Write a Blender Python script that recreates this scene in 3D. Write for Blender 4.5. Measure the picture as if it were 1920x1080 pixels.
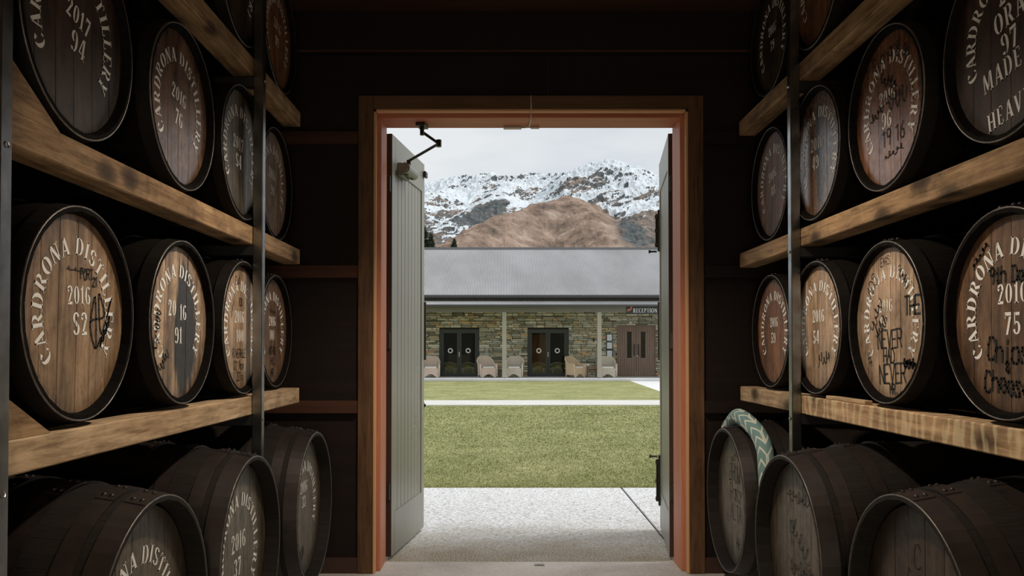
import bpy, math, random
import numpy as np
from math import pi, sin, cos, radians, sqrt, atan2
from mathutils import Vector, Matrix

random.seed(7)
scene = bpy.context.scene
for o in list(bpy.data.objects):
    bpy.data.objects.remove(o)
col = scene.collection

# ------------------------------------------------------------------ camera
H = 1.285            # eye height
FPX = 1520.0         # focal length in pixels of a 1920 wide frame
PITCH = radians(1.0)
cam_d = bpy.data.cameras.new('camera')
cam = bpy.data.objects.new('camera', cam_d)
col.objects.link(cam)
cam.location = (0, 0, H)
cam.rotation_euler = (pi / 2 + PITCH, 0, 0)
cam_d.sensor_width = 36
cam_d.lens = 36 * FPX / 1920
cam_d.shift_x = (960 - 947) / 1920
cam_d.shift_y = (656 - FPX * math.tan(PITCH) - 540) / 1920
cam_d.clip_start = 0.05
cam_d.clip_end = 20000
scene.camera = cam

# ------------------------------------------------------------------ world, sun, exposure
scene.view_settings.view_transform = 'Standard'
scene.view_settings.look = 'None'
scene.view_settings.gamma = 1
scene.view_settings.exposure = 0.0
scene.view_settings.use_curve_mapping = False

w = bpy.data.worlds.new('overcast_sky')
scene.world = w
w.use_nodes = True
wt = w.node_tree
wt.nodes.clear()
wo = wt.nodes.new('ShaderNodeOutputWorld')
wb = wt.nodes.new('ShaderNodeBackground')
tc = wt.nodes.new('ShaderNodeTexCoord')
mp = wt.nodes.new('ShaderNodeMapping')
mp.inputs['Scale'].default_value = (1.2, 1.2, 4.5)
nz = wt.nodes.new('ShaderNodeTexNoise')
nz.inputs['Scale'].default_value = 2.6
nz.inputs['Detail'].default_value = 6
cr = wt.nodes.new('ShaderNodeValToRGB')
cr.color_ramp.elements[0].position = 0.36
cr.color_ramp.elements[0].color = (0.56, 0.60, 0.64, 1)
cr.color_ramp.elements[1].position = 0.56
cr.color_ramp.elements[1].color = (0.665, 0.69, 0.71, 1)
sp = wt.nodes.new('ShaderNodeSeparateXYZ')
gr = wt.nodes.new('ShaderNodeValToRGB')
gr.color_ramp.elements[0].position = 0.05
gr.color_ramp.elements[0].color = (1.1, 1.1, 1.1, 1)
gr.color_ramp.elements[1].position = 0.45
gr.color_ramp.elements[1].color = (0.93, 0.93, 0.93, 1)
mx = wt.nodes.new('ShaderNodeMixRGB')
mx.blend_type = 'MULTIPLY'
mx.inputs[0].default_value = 1
L = wt.links.new
L(tc.outputs['Generated'], mp.inputs[0]); L(mp.outputs[0], nz.inputs['Vector'])
L(nz.outputs[0], cr.inputs[0]); L(tc.outputs['Generated'], sp.inputs[0])
L(sp.outputs['Z'], gr.inputs[0]); L(cr.outputs[0], mx.inputs[1]); L(gr.outputs[0], mx.inputs[2])
L(mx.outputs[0], wb.inputs['Color']); L(wb.outputs[0], wo.inputs['Surface'])
wb.inputs['Strength'].default_value = 1.18

SUN = bpy.data.lights.new('sun', 'SUN')
SUN.energy = 3.0
SUN.angle = radians(35)
SUN.color = (1.0, 0.97, 0.93)
so = bpy.data.objects.new('sun', SUN)
col.objects.link(so)
so.rotation_euler = (radians(40), 0, radians(86))

POR = bpy.data.lights.new('doorway_portal', 'AREA')
POR.shape = 'RECTANGLE'
POR.size = 1.8
POR.size_y = 2.66
POR.cycles.is_portal = True
po = bpy.data.objects.new('doorway_portal', POR)
col.objects.link(po)
po.location = (0.15, 4.98, 1.33)
po.rotation_euler = (radians(-90), 0, 0)
LAMP_FILL = 14.0
GLOBE_FILL = 150.0
PENDANT_FILL = 125.0

# ------------------------------------------------------------------ helpers
class MB:
    def __init__(s):
        s.v = []; s.f = []; s.m = []
    def add(s, vs, fs, mi=0):
        b = len(s.v)
        s.v.extend([tuple(p) for p in vs])
        s.f.extend([tuple(i + b for i in f) for f in fs])
        s.m.extend([mi] * len(fs))
    def box(s, x0, x1, y0, y1, z0, z1, mi=0, bev=0.0):
        if bev <= 0:
            vs = [(x0, y0, z0), (x1, y0, z0), (x1, y1, z0), (x0, y1, z0),
                  (x0, y0, z1), (x1, y0, z1), (x1, y1, z1), (x0, y1, z1)]
            s.add(vs, [(0, 3, 2, 1), (4, 5, 6, 7), (0, 1, 5, 4), (1, 2, 6, 5), (2, 3, 7, 6), (3, 0, 4, 7)], mi)
        else:
            b = min(bev, (x1 - x0) / 3, (y1 - y0) / 3, (z1 - z0) / 3)
            X = (x0, x1); Y = (y0, y1); Z = (z0, z1)
            vs = []; idx = {}
            for i in (0, 1):
                for j in (0, 1):
                    for k in (0, 1):
                        dx = b if i == 0 else -b; dy = b if j == 0 else -b; dz = b if k == 0 else -b
                        idx[i, j, k, 0] = len(vs); vs.append((X[i], Y[j] + dy, Z[k] + dz))
                        idx[i, j, k, 1] = len(vs); vs.append((X[i] + dx, Y[j], Z[k] + dz))
                        idx[i, j, k, 2] = len(vs); vs.append((X[i] + dx, Y[j] + dy, Z[k]))
            fs = []
            g = lambda i, j, k, a: idx[i, j, k, a]
            for i in (0, 1):
                q = [g(i, 0, 0, 0), g(i, 1, 0, 0), g(i, 1, 1, 0), g(i, 0, 1, 0)]
                fs.append(q if i else q[::-1])
            for j in (0, 1):
                q = [g(0, j, 0, 1), g(1, j, 0, 1), g(1, j, 1, 1), g(0, j, 1, 1)]
                fs.append(q[::-1] if j else q)
            for k in (0, 1):
                q = [g(0, 0, k, 2), g(1, 0, k, 2), g(1, 1, k, 2), g(0, 1, k, 2)]
                fs.append(q if k else q[::-1])
            for j in (0, 1):
                for k in (0, 1):
                    q = [g(0, j, k, 1), g(1, j, k, 1), g(1, j, k, 2), g(0, j, k, 2)]
                    fs.append(q if j == k else q[::-1])
            for i in (0, 1):
                for k in (0, 1):
                    q = [g(i, 0, k, 0), g(i, 0, k, 2), g(i, 1, k, 2), g(i, 1, k, 0)]
                    fs.append(q if i == k else q[::-1])
            for i in (0, 1):
                for j in (0, 1):
                    q = [g(i, j, 0, 0), g(i, j, 1, 0), g(i, j, 1, 1), g(i, j, 0, 1)]
                    fs.append(q if i == j else q[::-1])
            for i in (0, 1):
                for j in (0, 1):
                    for k in (0, 1):
                        q = [g(i, j, k, 0), g(i, j, k, 1), g(i, j, k, 2)]
                        fs.append(q if (i + j + k) % 2 else q[::-1])
            s.add(vs, fs, mi)
    def tube(s, pts, r, n=8, mi=0, closed=False, cap=True):
        pts = [Vector(p) for p in pts]
        rs = r if isinstance(r, (list, tuple)) else [r] * len(pts)
        N = len(pts)
        vs = []
        up = None
        for i, p in enumerate(pts):
            if closed:
                t = (pts[(i + 1) % N] - pts[i - 1])
            else:
                t = pts[min(i + 1, N - 1)] - pts[max(i - 1, 0)]
            t.normalize()
            if up is None:
                up = Vector((0, 0, 1)) if abs(t.z) < 0.9 else Vector((1, 0, 0))
            a = t.cross(up)
            if a.length < 1e-5:
                a = t.cross(Vector((0.3, 1, 0.2)))
            a.normalize(); b = a.cross(t); up = b.copy()
            for k in range(n):
                th = 2 * pi * k / n
                vs.append(p + (a * cos(th) + b * sin(th)) * rs[i])
        fs = []
        rng = N if closed else N - 1
        for i in range(rng):
            j = (i + 1) % N
            for k in range(n):
                k2 = (k + 1) % n
                fs.append((i * n + k, j * n + k, j * n + k2, i * n + k2))
        if cap and not closed:
            fs.append(tuple(range(n)))
            fs.append(tuple((N - 1) * n + k for k in range(n))[::-1])
        s.add(vs, fs, mi)
    def lathe(s, prof, n=24, axis='z', org=(0, 0, 0), mi=0, closed=False):
        vs = []; fs = []
        for (r, h) in prof:
            for k in range(n):
                th = 2 * pi * k / n
                a, b = r * cos(th), r * sin(th)
                if axis == 'z': p = (a, b, h)
                elif axis == 'y': p = (a, h, b)
                else: p = (h, a, b)
                vs.append((p[0] + org[0], p[1] + org[1], p[2] + org[2]))
        m = len(prof)
        for i in range(m if closed else m - 1):
            j = (i + 1) % m
            for k in range(n):
                k2 = (k + 1) % n
                q = (i * n + k, i * n + k2, j * n + k2, j * n + k)
                fs.append(q if axis != 'y' else q[::-1])
        s.add(vs, fs, mi)
    def prism(s, poly, y0, y1, plane='xz', mi=0):
        n = len(poly)
        if plane == 'xz':
            vs = [(a, y0, b) for a, b in poly] + [(a, y1, b) for a, b in poly]
        elif plane == 'yz':
            vs = [(y0, a, b) for a, b in poly] + [(y1, a, b) for a, b in poly]
        else:
            vs = [(a, b, y0) for a, b in poly] + [(a, b, y1) for a, b in poly]
        fs = [tuple(range(n)), tuple(range(n, 2 * n))[::-1]]
        for i in range(n):
            j = (i + 1) % n
            fs.append((i, i + n, j + n, j))
        s.add(vs, fs, mi)
    def mesh(s, name, mats=(), smooth=False):
        me = bpy.data.meshes.new(name)
        me.from_pydata(s.v, [], s.f)
        for m in mats:
            me.materials.append(m)
        if len(mats) > 1:
            me.polygons.foreach_set('material_index', s.m)
        if smooth:
            me.polygons.foreach_set('use_smooth', [True] * len(me.polygons))
        me.update()
        return me
    def build(s, name, mats, parent=None, smooth=False, loc=None):
        if not isinstance(mats, (list, tuple)): mats = [mats]
        return link(name, s.mesh(name, mats, smooth), parent, loc)

def link(name, me, parent=None, loc=None, rot=None):
    o = bpy.data.objects.new(name, me)
    col.objects.link(o)
    if parent is not None: o.parent = parent
    if loc is not None: o.location = loc
    if rot is not None: o.rotation_euler = rot
    return o

def empty(name, loc, rotz=0, label=None, cat=None, group=None):
    o = bpy.data.objects.new(name, None)
    o.empty_display_size = 0.1
    col.objects.link(o)
    o.location = loc
    o.rotation_euler = (0, 0, rotz)
    return tag(o, label, cat, group)

def tag(o, label=None, cat=None, group=None, kind=None):
    if label: o['label'] = label
    if cat: o['category'] = cat
    if group: o['group'] = group
    if kind: o['kind'] = kind
    return o

def copy_tree(o, parent=None):
    c = o.copy(); col.objects.link(c); c.parent = parent
    for ch in [x for x in bpy.data.objects if x.parent == o]:
        copy_tree(ch, c)
    return c

def recalc(me):
    import bmesh
    b = bmesh.new(); b.from_mesh(me)
    bmesh.ops.recalc_face_normals(b, faces=b.faces)
    b.to_mesh(me); b.free()
    return me

# ------------------------------------------------------------------ materials
def new_mat(name):
    m = bpy.data.materials.new(name)
    m.use_nodes = True
    nt = m.node_tree
    bs = nt.nodes['Principled BSDF']
    return m, nt, bs

def N(nt, t, **kw):
    n = nt.nodes.new(t)
    for k, v in kw.items():
        if k in n.inputs.keys(): n.inputs[k].default_value = v
        else: setattr(n, k, v)
    return n

def ramp(nt, stops, interp='LINEAR'):
    n = nt.nodes.new('ShaderNodeValToRGB')
    n.color_ramp.interpolation = interp
    e = n.color_ramp.elements
    rgba = lambda c: (c[0], c[1], c[2], 1) if not isinstance(c, (int, float)) else (c, c, c, 1)
    e[0].position = stops[0][0]; e[0].color = rgba(stops[0][1])
    e[1].position = stops[-1][0]; e[1].color = rgba(stops[-1][1])
    for p, c in stops[1:-1]:
        x = e.new(p); x.color = rgba(c)
    return n

def srgb(r, g, b):
    f = lambda c: (c / 255 / 12.92) if c / 255 <= 0.04045 else ((c / 255 + 0.055) / 1.055) ** 2.4
    return (f(r), f(g), f(b))

def noise(nt, vec, scale, detail=4, rough=0.55, dist=0.0):
    n = nt.nodes.new('ShaderNodeTexNoise')
    n.inputs['Scale'].default_value = scale
    n.inputs['Detail'].default_value = detail
    n.inputs['Roughness'].default_value = rough
    n.inputs['Distortion'].default_value = dist
    if vec is not None: nt.links.new(vec, n.inputs['Vector'])
    return n

def mapping(nt, scale=(1, 1, 1), loc=(0, 0, 0), src='Object', rot=(0, 0, 0)):
    t = nt.nodes.new('ShaderNodeTexCoord')
    m = nt.nodes.new('ShaderNodeMapping')
    m.inputs['Scale'].default_value = scale
    m.inputs['Location'].default_value = loc
    m.inputs['Rotation'].default_value = rot
    nt.links.new(t.outputs[src], m.inputs[0])
    return m.outputs[0]

def mix(nt, fac, a, b, mode='MIX'):
    n = nt.nodes.new('ShaderNodeMixRGB')
    n.blend_type = mode
    for i, x in ((0, fac), (1, a), (2, b)):
        if isinstance(x, bpy.types.NodeSocket): nt.links.new(x, n.inputs[i])
        elif isinstance(x, (int, float)): n.inputs[i].default_value = x if i == 0 else (x, x, x, 1)
        else: n.inputs[i].default_value = (x[0], x[1], x[2], 1)
    return n.outputs[0]

def bump(nt, bs, h, strength=0.3, dist=0.005):
    b = nt.nodes.new('ShaderNodeBump')
    b.inputs['Strength'].default_value = strength
    b.inputs['Distance'].default_value = dist
    nt.links.new(h, b.inputs['Height'])
    nt.links.new(b.outputs[0], bs.inputs['Normal'])

def simple(name, c, rough=0.5, metal=0.0, spec=0.5, nscale=0, namt=0.2, emis=None):
    m, nt, bs = new_mat(name)
    if nscale:
        v = mapping(nt)
        n = noise(nt, v, nscale, 5)
        lo = [x * (1 - namt) for x in c]; hi = [min(1, x * (1 + namt)) for x in c]
        r = ramp(nt, [(0.3, lo), (0.7, hi)])
        nt.links.new(n.outputs[0], r.inputs[0])
        nt.links.new(r.outputs[0], bs.inputs['Base Color'])
        bump(nt, bs, n.outputs[0], 0.15, 0.003)
    else:
        bs.inputs['Base Color'].default_value = (*c, 1)
    bs.inputs['Roughness'].default_value = rough
    bs.inputs['Metallic'].default_value = metal
    bs.inputs['Specular IOR Level'].default_value = spec
    if emis:
        bs.inputs['Emission Color'].default_value = (*emis[0], 1)
        bs.inputs['Emission Strength'].default_value = emis[1]
    return m

def wood(name, lo, hi, grain='x', scale=1.0, rough=0.7, knots=0.0, dirt=0.0, bumpy=0.3, seed=0, spec=0.3, saw=0.0):
    """grain runs along the axis; stretched noise, optional knots and grime"""
    m, nt, bs = new_mat(name)
    st = {'x': (0.7, 14, 14), 'y': (14, 0.7, 14), 'z': (14, 14, 0.7)}[grain]
    v = mapping(nt, tuple(a * scale for a in st), (seed * 3.1, seed * 1.7, seed * 2.3))
    n1 = noise(nt, v, 2.2, 6, 0.6, 0.6)
    n2 = noise(nt, v, 9.0, 3, 0.5)
    a = mix(nt, 0.35, n1.outputs[0], n2.outputs[0])
    r = ramp(nt, [(0.32, lo), (0.68, hi)])
    nt.links.new(a, r.inputs[0])
    c = r.outputs[0]
    if knots:
        tco = N(nt, 'ShaderNodeTexCoord'); sxyz = N(nt, 'ShaderNodeSeparateXYZ'); nt.links.new(tco.outputs['Object'], sxyz.inputs[0])
        ax_ = {'x': ('X', 'Y', 'Z'), 'y': ('Y', 'X', 'Z'), 'z': ('Z', 'X', 'Y')}[grain]
        sm_ = N(nt, 'ShaderNodeMath', operation='ADD'); nt.links.new(sxyz.outputs[ax_[1]], sm_.inputs[0]); nt.links.new(sxyz.outputs[ax_[2]], sm_.inputs[1])
        cb = N(nt, 'ShaderNodeCombineXYZ'); nt.links.new(sxyz.outputs[ax_[0]], cb.inputs[0]); nt.links.new(sm_.outputs[0], cb.inputs[1])
        mk = N(nt, 'ShaderNodeMapping'); mk.inputs['Scale'].default_value = (2.6, 4.5, 1); mk.inputs['Location'].default_value = (seed * .37, seed * .71, 0)
        nt.links.new(cb.outputs[0], mk.inputs[0])
        kn = noise(nt, mk.outputs[0], 2.5, 4, .6)
        vo = N(nt, 'ShaderNodeTexVoronoi', voronoi_dimensions='2D')
        vo.inputs['Scale'].default_value = 1.0
        kv2 = mix(nt, 0.14, mk.outputs[0], kn.outputs[1])
        nt.links.new(kv2, vo.inputs['Vector'])
        kr = ramp(nt, [(0.05, 0.95), (0.11, 0.7), (0.16, 0.28), (0.34, 0.0)])
        nt.links.new(vo.outputs['Distance'], kr.inputs[0])
        kf = mix(nt, 1, kr.outputs[0], knots, 'MULTIPLY')
        c = mix(nt, kf, c, [x * 0.22 for x in lo])
    if dirt:
        dv = mapping(nt, (1, 1, 1), (seed, seed * 2, 0))
        dn = noise(nt, dv, 3.5, 7, 0.7, 0.5)
        dr = ramp(nt, [(0.48, 0.0), (0.68, dirt)])
        nt.links.new(dn.outputs[0], dr.inputs[0])
        c = mix(nt, dr.outputs[0], c, [x * 0.2 for x in lo])
    if dirt:
        sv = {'x': (3, 26, 26), 'y': (26, 3, 26), 'z': (26, 26, 3)}[grain]
        sn_ = noise(nt, mapping(nt, sv, (seed, 0, seed)), 1.6, 6, .7, .4)
        sr_ = ramp(nt, [(.34, (.55, .52, .48)), (.5, (.95, .95, .95)), (.68, (1.12, 1.12, 1.12))]); nt.links.new(sn_.outputs[0], sr_.inputs[0])
        c = mix(nt, 1, c, sr_.outputs[0], 'MULTIPLY')
    if saw:
        wv = N(nt, 'ShaderNodeTexWave', wave_type='BANDS')
        wv.bands_direction = {'x': 'X', 'y': 'Y', 'z': 'Z'}[grain]
        wv.inputs['Scale'].default_value = 5.0
        wv.inputs['Distortion'].default_value = 9
        wv.inputs['Detail'].default_value = 5
        wv.inputs['Detail Scale'].default_value = 2.2
        nt.links.new(mapping(nt, (1, 1, 0.4)), wv.inputs['Vector'])
        wr = ramp(nt, [(0.5, 0.0), (0.95, saw)])
        nt.links.new(wv.outputs[0], wr.inputs[0])
        c = mix(nt, wr.outputs[0], c, [min(1, x * 1.7 + 0.1) for x in hi])
    nt.links.new(c, bs.inputs['Base Color'])
    bs.inputs['Roughness'].default_value = rough
    bs.inputs['Specular IOR Level'].default_value = spec
    bump(nt, bs, a, bumpy, 0.004)
    return m

def head_mat(seed, lo, hi, stain=0.4, dark=(0.02, 0.015, 0.012), rough=0.42, sc=1.0, edge=0.6, spec=0.5, spos=0.5, stain_or_shadow=None):
    """barrel head: vertical grain, stains, mould towards the croze (object coords centred on the head)"""
    m, nt, bs = new_mat('barrel_head_oak')
    v = mapping(nt, (26 * sc, 1, 2.2 * sc), (seed * 3.7, seed, seed * 1.9))
    n1 = noise(nt, v, 1.0, 7, 0.62, 0.8)
    r = ramp(nt, [(0.3, lo), (0.52, [(a + b) / 2 for a, b in zip(lo, hi)]), (0.72, hi)])
    nt.links.new(n1.outputs[0], r.inputs[0])
    # plank to plank tint
    oi = N(nt, 'ShaderNodeObjectInfo')
    pr = ramp(nt, [(0.0, (0.86, 0.85, 0.83)), (1.0, (1.08, 1.06, 1.03))])
    nt.links.new(oi.outputs['Random'], pr.inputs[0])
    c = mix(nt, 1, r.outputs[0], pr.outputs[0], 'MULTIPLY')
    vm_ = mapping(nt, (1, 1, .7), (seed * 2.2, 0, seed))
    nm_ = noise(nt, vm_, 17, 8, .72, .3)
    rm_ = ramp(nt, [(.34, (.50, .46, .42)), (.5, (.92, .92, .92)), (.66, (1.16, 1.15, 1.14))]); nt.links.new(nm_.outputs[0], rm_.inputs[0])
    c = mix(nt, 1, c, rm_.outputs[0], 'MULTIPLY')
    # large streaky stain
    v2 = mapping(nt, (7 * sc, 1, 2.0 * sc), (seed * 1.37, 0, seed * 2.1))
    n2 = noise(nt, v2, 1.0, 6, 0.65, 1.2)
    r2 = ramp(nt, [(spos, 0.0), (spos + 0.13, stain)])
    nt.links.new(n2.outputs[0], r2.inputs[0])
    c = mix(nt, r2.outputs[0], c, dark)
    if stain_or_shadow:
        tb = N(nt, 'ShaderNodeTexCoord'); mb_ = N(nt, 'ShaderNodeMapping')
        mb_.inputs['Location'].default_value = (-stain_or_shadow[0] / stain_or_shadow[2], 0, -stain_or_shadow[1] / stain_or_shadow[3]); mb_.inputs['Scale'].default_value = (1 / stain_or_shadow[2], 0, 1 / stain_or_shadow[3])
        nt.links.new(tb.outputs['Object'], mb_.inputs[0])
        bl = N(nt, 'ShaderNodeVectorMath', operation='LENGTH'); nt.links.new(mb_.outputs[0], bl.inputs[0])
        bn = N(nt, 'ShaderNodeMath', operation='MULTIPLY_ADD'); bn.inputs[1].default_value = 1.5
        nt.links.new(n1.outputs[0], bn.inputs[0]); nt.links.new(bl.outputs['Value'], bn.inputs[2])
        br = ramp(nt, [(0.0, 1.0), (.62, .97), (.72, 0.0)])
        ms_ = N(nt, 'ShaderNodeMath', operation='MULTIPLY'); ms_.inputs[1].default_value = .4; nt.links.new(bn.outputs[0], ms_.inputs[0])
        nt.links.new(ms_.outputs[0], br.inputs[0])
        c = mix(nt, br.outputs[0], c, (.022, .021, .022))
    # small specks
    v3 = mapping(nt, (30, 1, 18), (seed, 0, seed * 4.1))
    n3 = noise(nt, v3, 1.5, 4, 0.7)
    r3 = ramp(nt, [(0.6, 0.0), (0.72, 0.65)])
    nt.links.new(n3.outputs[0], r3.inputs[0])
    c = mix(nt, r3.outputs[0], c, [x * 0.35 for x in lo])
    # grime towards rim
    t = N(nt, 'ShaderNodeTexCoord')
    vl = N(nt, 'ShaderNodeVectorMath', operation='LENGTH')
    mm = N(nt, 'ShaderNodeMapping'); mm.inputs['Scale'].default_value = (1, 0, 1)
    nt.links.new(t.outputs['Object'], mm.inputs[0]); nt.links.new(mm.outputs[0], vl.inputs[0])
    ad = N(nt, 'ShaderNodeMath', operation='MULTIPLY_ADD')
    ad.inputs[1].default_value = 0.16; nt.links.new(n2.outputs[0], ad.inputs[0]); nt.links.new(vl.outputs['Value'], ad.inputs[2])
    r4 = ramp(nt, [(0.29, 0.0), (0.37, edge)])
    nt.links.new(ad.outputs[0], r4.inputs[0])
    c = mix(nt, r4.outputs[0], c, [x * 0.45 for x in lo])
    nt.links.new(c, bs.inputs['Base Color'])
    rr = ramp(nt, [(0.3, rough - 0.07), (0.7, rough + 0.12)])
    nt.links.new(n3.outputs[0], rr.inputs[0])
    nt.links.new(rr.outputs[0], bs.inputs['Roughness'])
    bs.inputs['Specular IOR Level'].default_value = spec
    bump(nt, bs, n1.outputs[0], 0.25, 0.003)
    return m

def paint_mat(name, c, wear=0.5, seed=0.0):
    m, nt, bs = new_mat(name)
    bs.inputs['Base Color'].default_value = (*c, 1)
    bs.inputs['Roughness'].default_value = 0.55
    v = mapping(nt, (30, 30, 12), (seed, seed, seed))
    n = noise(nt, v, 2.0, 5, 0.7)
    r = ramp(nt, [(wear - 0.08, 0.0), (wear + 0.05, 1.0)])
    nt.links.new(n.outputs[0], r.inputs[0])
    nt.links.new(r.outputs[0], bs.inputs['Alpha'])
    return m

M = {}
M['pine'] = wood('rough_pine', srgb(122, 92, 64), srgb(194, 160, 118), 'y', 1.0, 0.7, knots=1.0, dirt=0.6, seed=2)
M['pine_b'] = wood('rough_pine_pale', srgb(156, 124, 92), srgb(226, 198, 160), 'y', 1.0, 0.7, knots=1.0, dirt=0.45, seed=5)
M['pine_saw'] = wood('sawn_pine', srgb(158, 120, 88), srgb(216, 182, 142), 'y', 1.0, 0.7, knots=0.9, dirt=0.3, seed=6, saw=0.32)
M['pine_end'] = wood('pine_end_grain', srgb(150, 115, 78), srgb(205, 168, 122), 'x', 1.5, 0.8, seed=3)
M['steel'] = simple('dark_galvanised_steel', (0.27, 0.28, 0.28), 0.25, 1.0, 0.5, 14, 0.3)
M['steel_dark'] = simple('dark_steel', (0.03, 0.03, 0.03), 0.5, 0.6)
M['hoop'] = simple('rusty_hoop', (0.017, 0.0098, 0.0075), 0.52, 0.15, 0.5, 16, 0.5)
M['hoop_grey'] = simple('grey_hoop', (0.13, 0.12, 0.11), 0.45, 0.6, 0.5, 16, 0.4)
M['rivet'] = simple('rivet_iron', (0.02, 0.016, 0.014), 0.5, 0.4)
M['hoop_black'] = simple('shade_dark_hoop', (0.008, 0.0065, 0.0055), 0.65, 0.0, 0.15, 16, 0.4)  # shade on the racked barrels' hoops put into a near-black colour
M['rim'] = simple('worn_hoop_edge', (0.17, 0.155, 0.14), 0.42, 0.6, 0.5, 30, 0.4)
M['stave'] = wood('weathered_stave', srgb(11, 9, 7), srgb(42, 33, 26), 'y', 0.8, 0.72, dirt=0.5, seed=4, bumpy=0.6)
M['stave_dark'] = wood('shade_dark_stave', srgb(7, 5, 4), srgb(22, 17, 13), 'y', 0.8, 0.85, dirt=0.5, seed=9, bumpy=0.6, spec=0.1)  # unlit look of the racked barrel bodies put into near-black colour
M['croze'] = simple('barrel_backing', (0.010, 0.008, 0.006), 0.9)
M['casing'] = wood('brown_casing', srgb(72, 50, 32), srgb(116, 84, 56), 'z', 0.8, 0.55, dirt=0.15, seed=1, bumpy=0.15)
M['casing_h'] = wood('brown_casing_head', srgb(72, 50, 32), srgb(112, 82, 54), 'x', 0.8, 0.55, seed=6, bumpy=0.15)
M['jamb'] = wood('red_cedar_jamb', srgb(180, 108, 78), srgb(214, 140, 106), 'z', 0.7, 0.5, seed=3, bumpy=0.12)
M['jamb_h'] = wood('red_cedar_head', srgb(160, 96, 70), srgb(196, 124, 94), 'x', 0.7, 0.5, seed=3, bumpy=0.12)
M['bead'] = simple('pale_bead', srgb(215, 165, 120), 0.5)
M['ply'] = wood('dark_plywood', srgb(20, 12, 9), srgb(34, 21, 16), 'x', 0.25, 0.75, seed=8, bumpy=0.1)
M['ply_ceiling'] = wood('brown_ceiling_board', srgb(48, 31, 21), srgb(74, 49, 33), 'x', 0.3, 0.7, seed=12, bumpy=0.1)
M['girt'] = wood('dark_girt', srgb(56, 34, 24), srgb(86, 52, 36), 'x', 0.6, 0.7, seed=4, bumpy=0.2)
M['doorpaint'] = wood('grey_green_paint', srgb(136, 135, 122), srgb(150, 149, 136), 'z', 0.5, 0.36, seed=2, bumpy=0.06, spec=0.5)
M['dooredge'] = simple('dark_door_edge', srgb(60, 36, 26), 0.6)
M['white'] = simple('white_cushion', srgb(238, 238, 232), 0.8)
M['dark_metal'] = simple('bronze_hardware', (0.05, 0.045, 0.035), 0.35, 0.7)
M['alu'] = simple('silver_closer', (0.25, 0.25, 0.22), 0.35, 0.6)
M['chrome'] = simple('bright_metal', (0.7, 0.7, 0.7), 0.2, 1.0)
M['plastic'] = simple('off_white_plastic', srgb(200, 190, 176), 0.4)
M['frame_green'] = simple('dark_green_grey_frame', srgb(58, 62, 56), 0.4, 0.2)
M['post'] = simple('taupe_painted_timber', srgb(170, 166, 152), 0.6, nscale=3, namt=0.06)
M['beam'] = simple('taupe_painted_beam', srgb(122, 120, 110), 0.6, nscale=3, namt=0.06)
M['gutter'] = simple('charcoal_gutter', srgb(74, 74, 74), 0.4, 0.2)
M['fascia'] = simple('olive_fascia', srgb(112, 106, 94), 0.6, nscale=4, namt=0.1)
M['signboard'] = simple('charcoal_sign', srgb(52, 52, 54), 0.5)
M['signwhite'] = simple('sign_lettering', srgb(235, 235, 232), 0.5)
M['copper'] = simple('copper_ring', srgb(196, 120, 88), 0.4, 0.2)
M['wicker'] = wood('pale_wicker', srgb(200, 178, 162), srgb(240, 222, 206), 'x', 3.0, 0.7, seed=2, bumpy=0.5)
M['wicker_grey'] = wood('grey_wicker', srgb(190, 180, 164), srgb(232, 222, 206), 'x', 3.0, 0.7, seed=7, bumpy=0.5)
M['wicker_tan'] = wood('tan_wicker', srgb(196, 172, 140), srgb(230, 208, 176), 'x', 3.0, 0.7, seed=9, bumpy=0.5)
M['tabletop'] = wood('weathered_table', srgb(136, 108, 88), srgb(172, 142, 118), 'x', 1.0, 0.7, seed=3)
M['tdoor'] = wood('brown_stained_door', srgb(122, 102, 88), srgb(148, 126, 110), 'z', 1.0, 0.55, seed=5, bumpy=0.1)
M['cane'] = simple('golden_cane', srgb(206, 192, 120), 0.4, nscale=20, namt=0.1)
M['panel'] = wood('orange_timber_panel', srgb(150, 92, 50), srgb(190, 124, 72), 'z', 0.6, 0.5, seed=6)
M['room'] = simple('dim_room_wall', srgb(74, 70, 60), 0.9)
M['room_floor'] = simple('dim_room_floor', srgb(70, 66, 56), 0.6)
M['paper'] = simple('notice_paper', srgb(225, 230, 232), 0.6)
M['ink'] = simple('grey_ink', srgb(170, 182, 188), 0.6)
M['black_frame'] = simple('black_picture_frame', srgb(24, 26, 26), 0.4)
M['mortar'] = simple('deep_joint', srgb(44, 38, 28), 0.95)
M['shade'] = simple('cream_lampshade', srgb(215, 212, 196), 0.8)

# corrugated iron
m, nt, bs = new_mat('corrugated_iron')
bs.inputs['Metallic'].default_value = 0.25
bs.inputs['Roughness'].default_value = 0.45
n = noise(nt, mapping(nt, (0.6, 0.3, 0.3)), 1.0, 4)
r = ramp(nt, [(0.35, srgb(146, 146, 147)), (0.7, srgb(164, 165, 167))])
nt.links.new(n.outputs[0], r.inputs[0]); nt.links.new(r.outputs[0], bs.inputs['Base Color'])
M['iron'] = m

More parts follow.
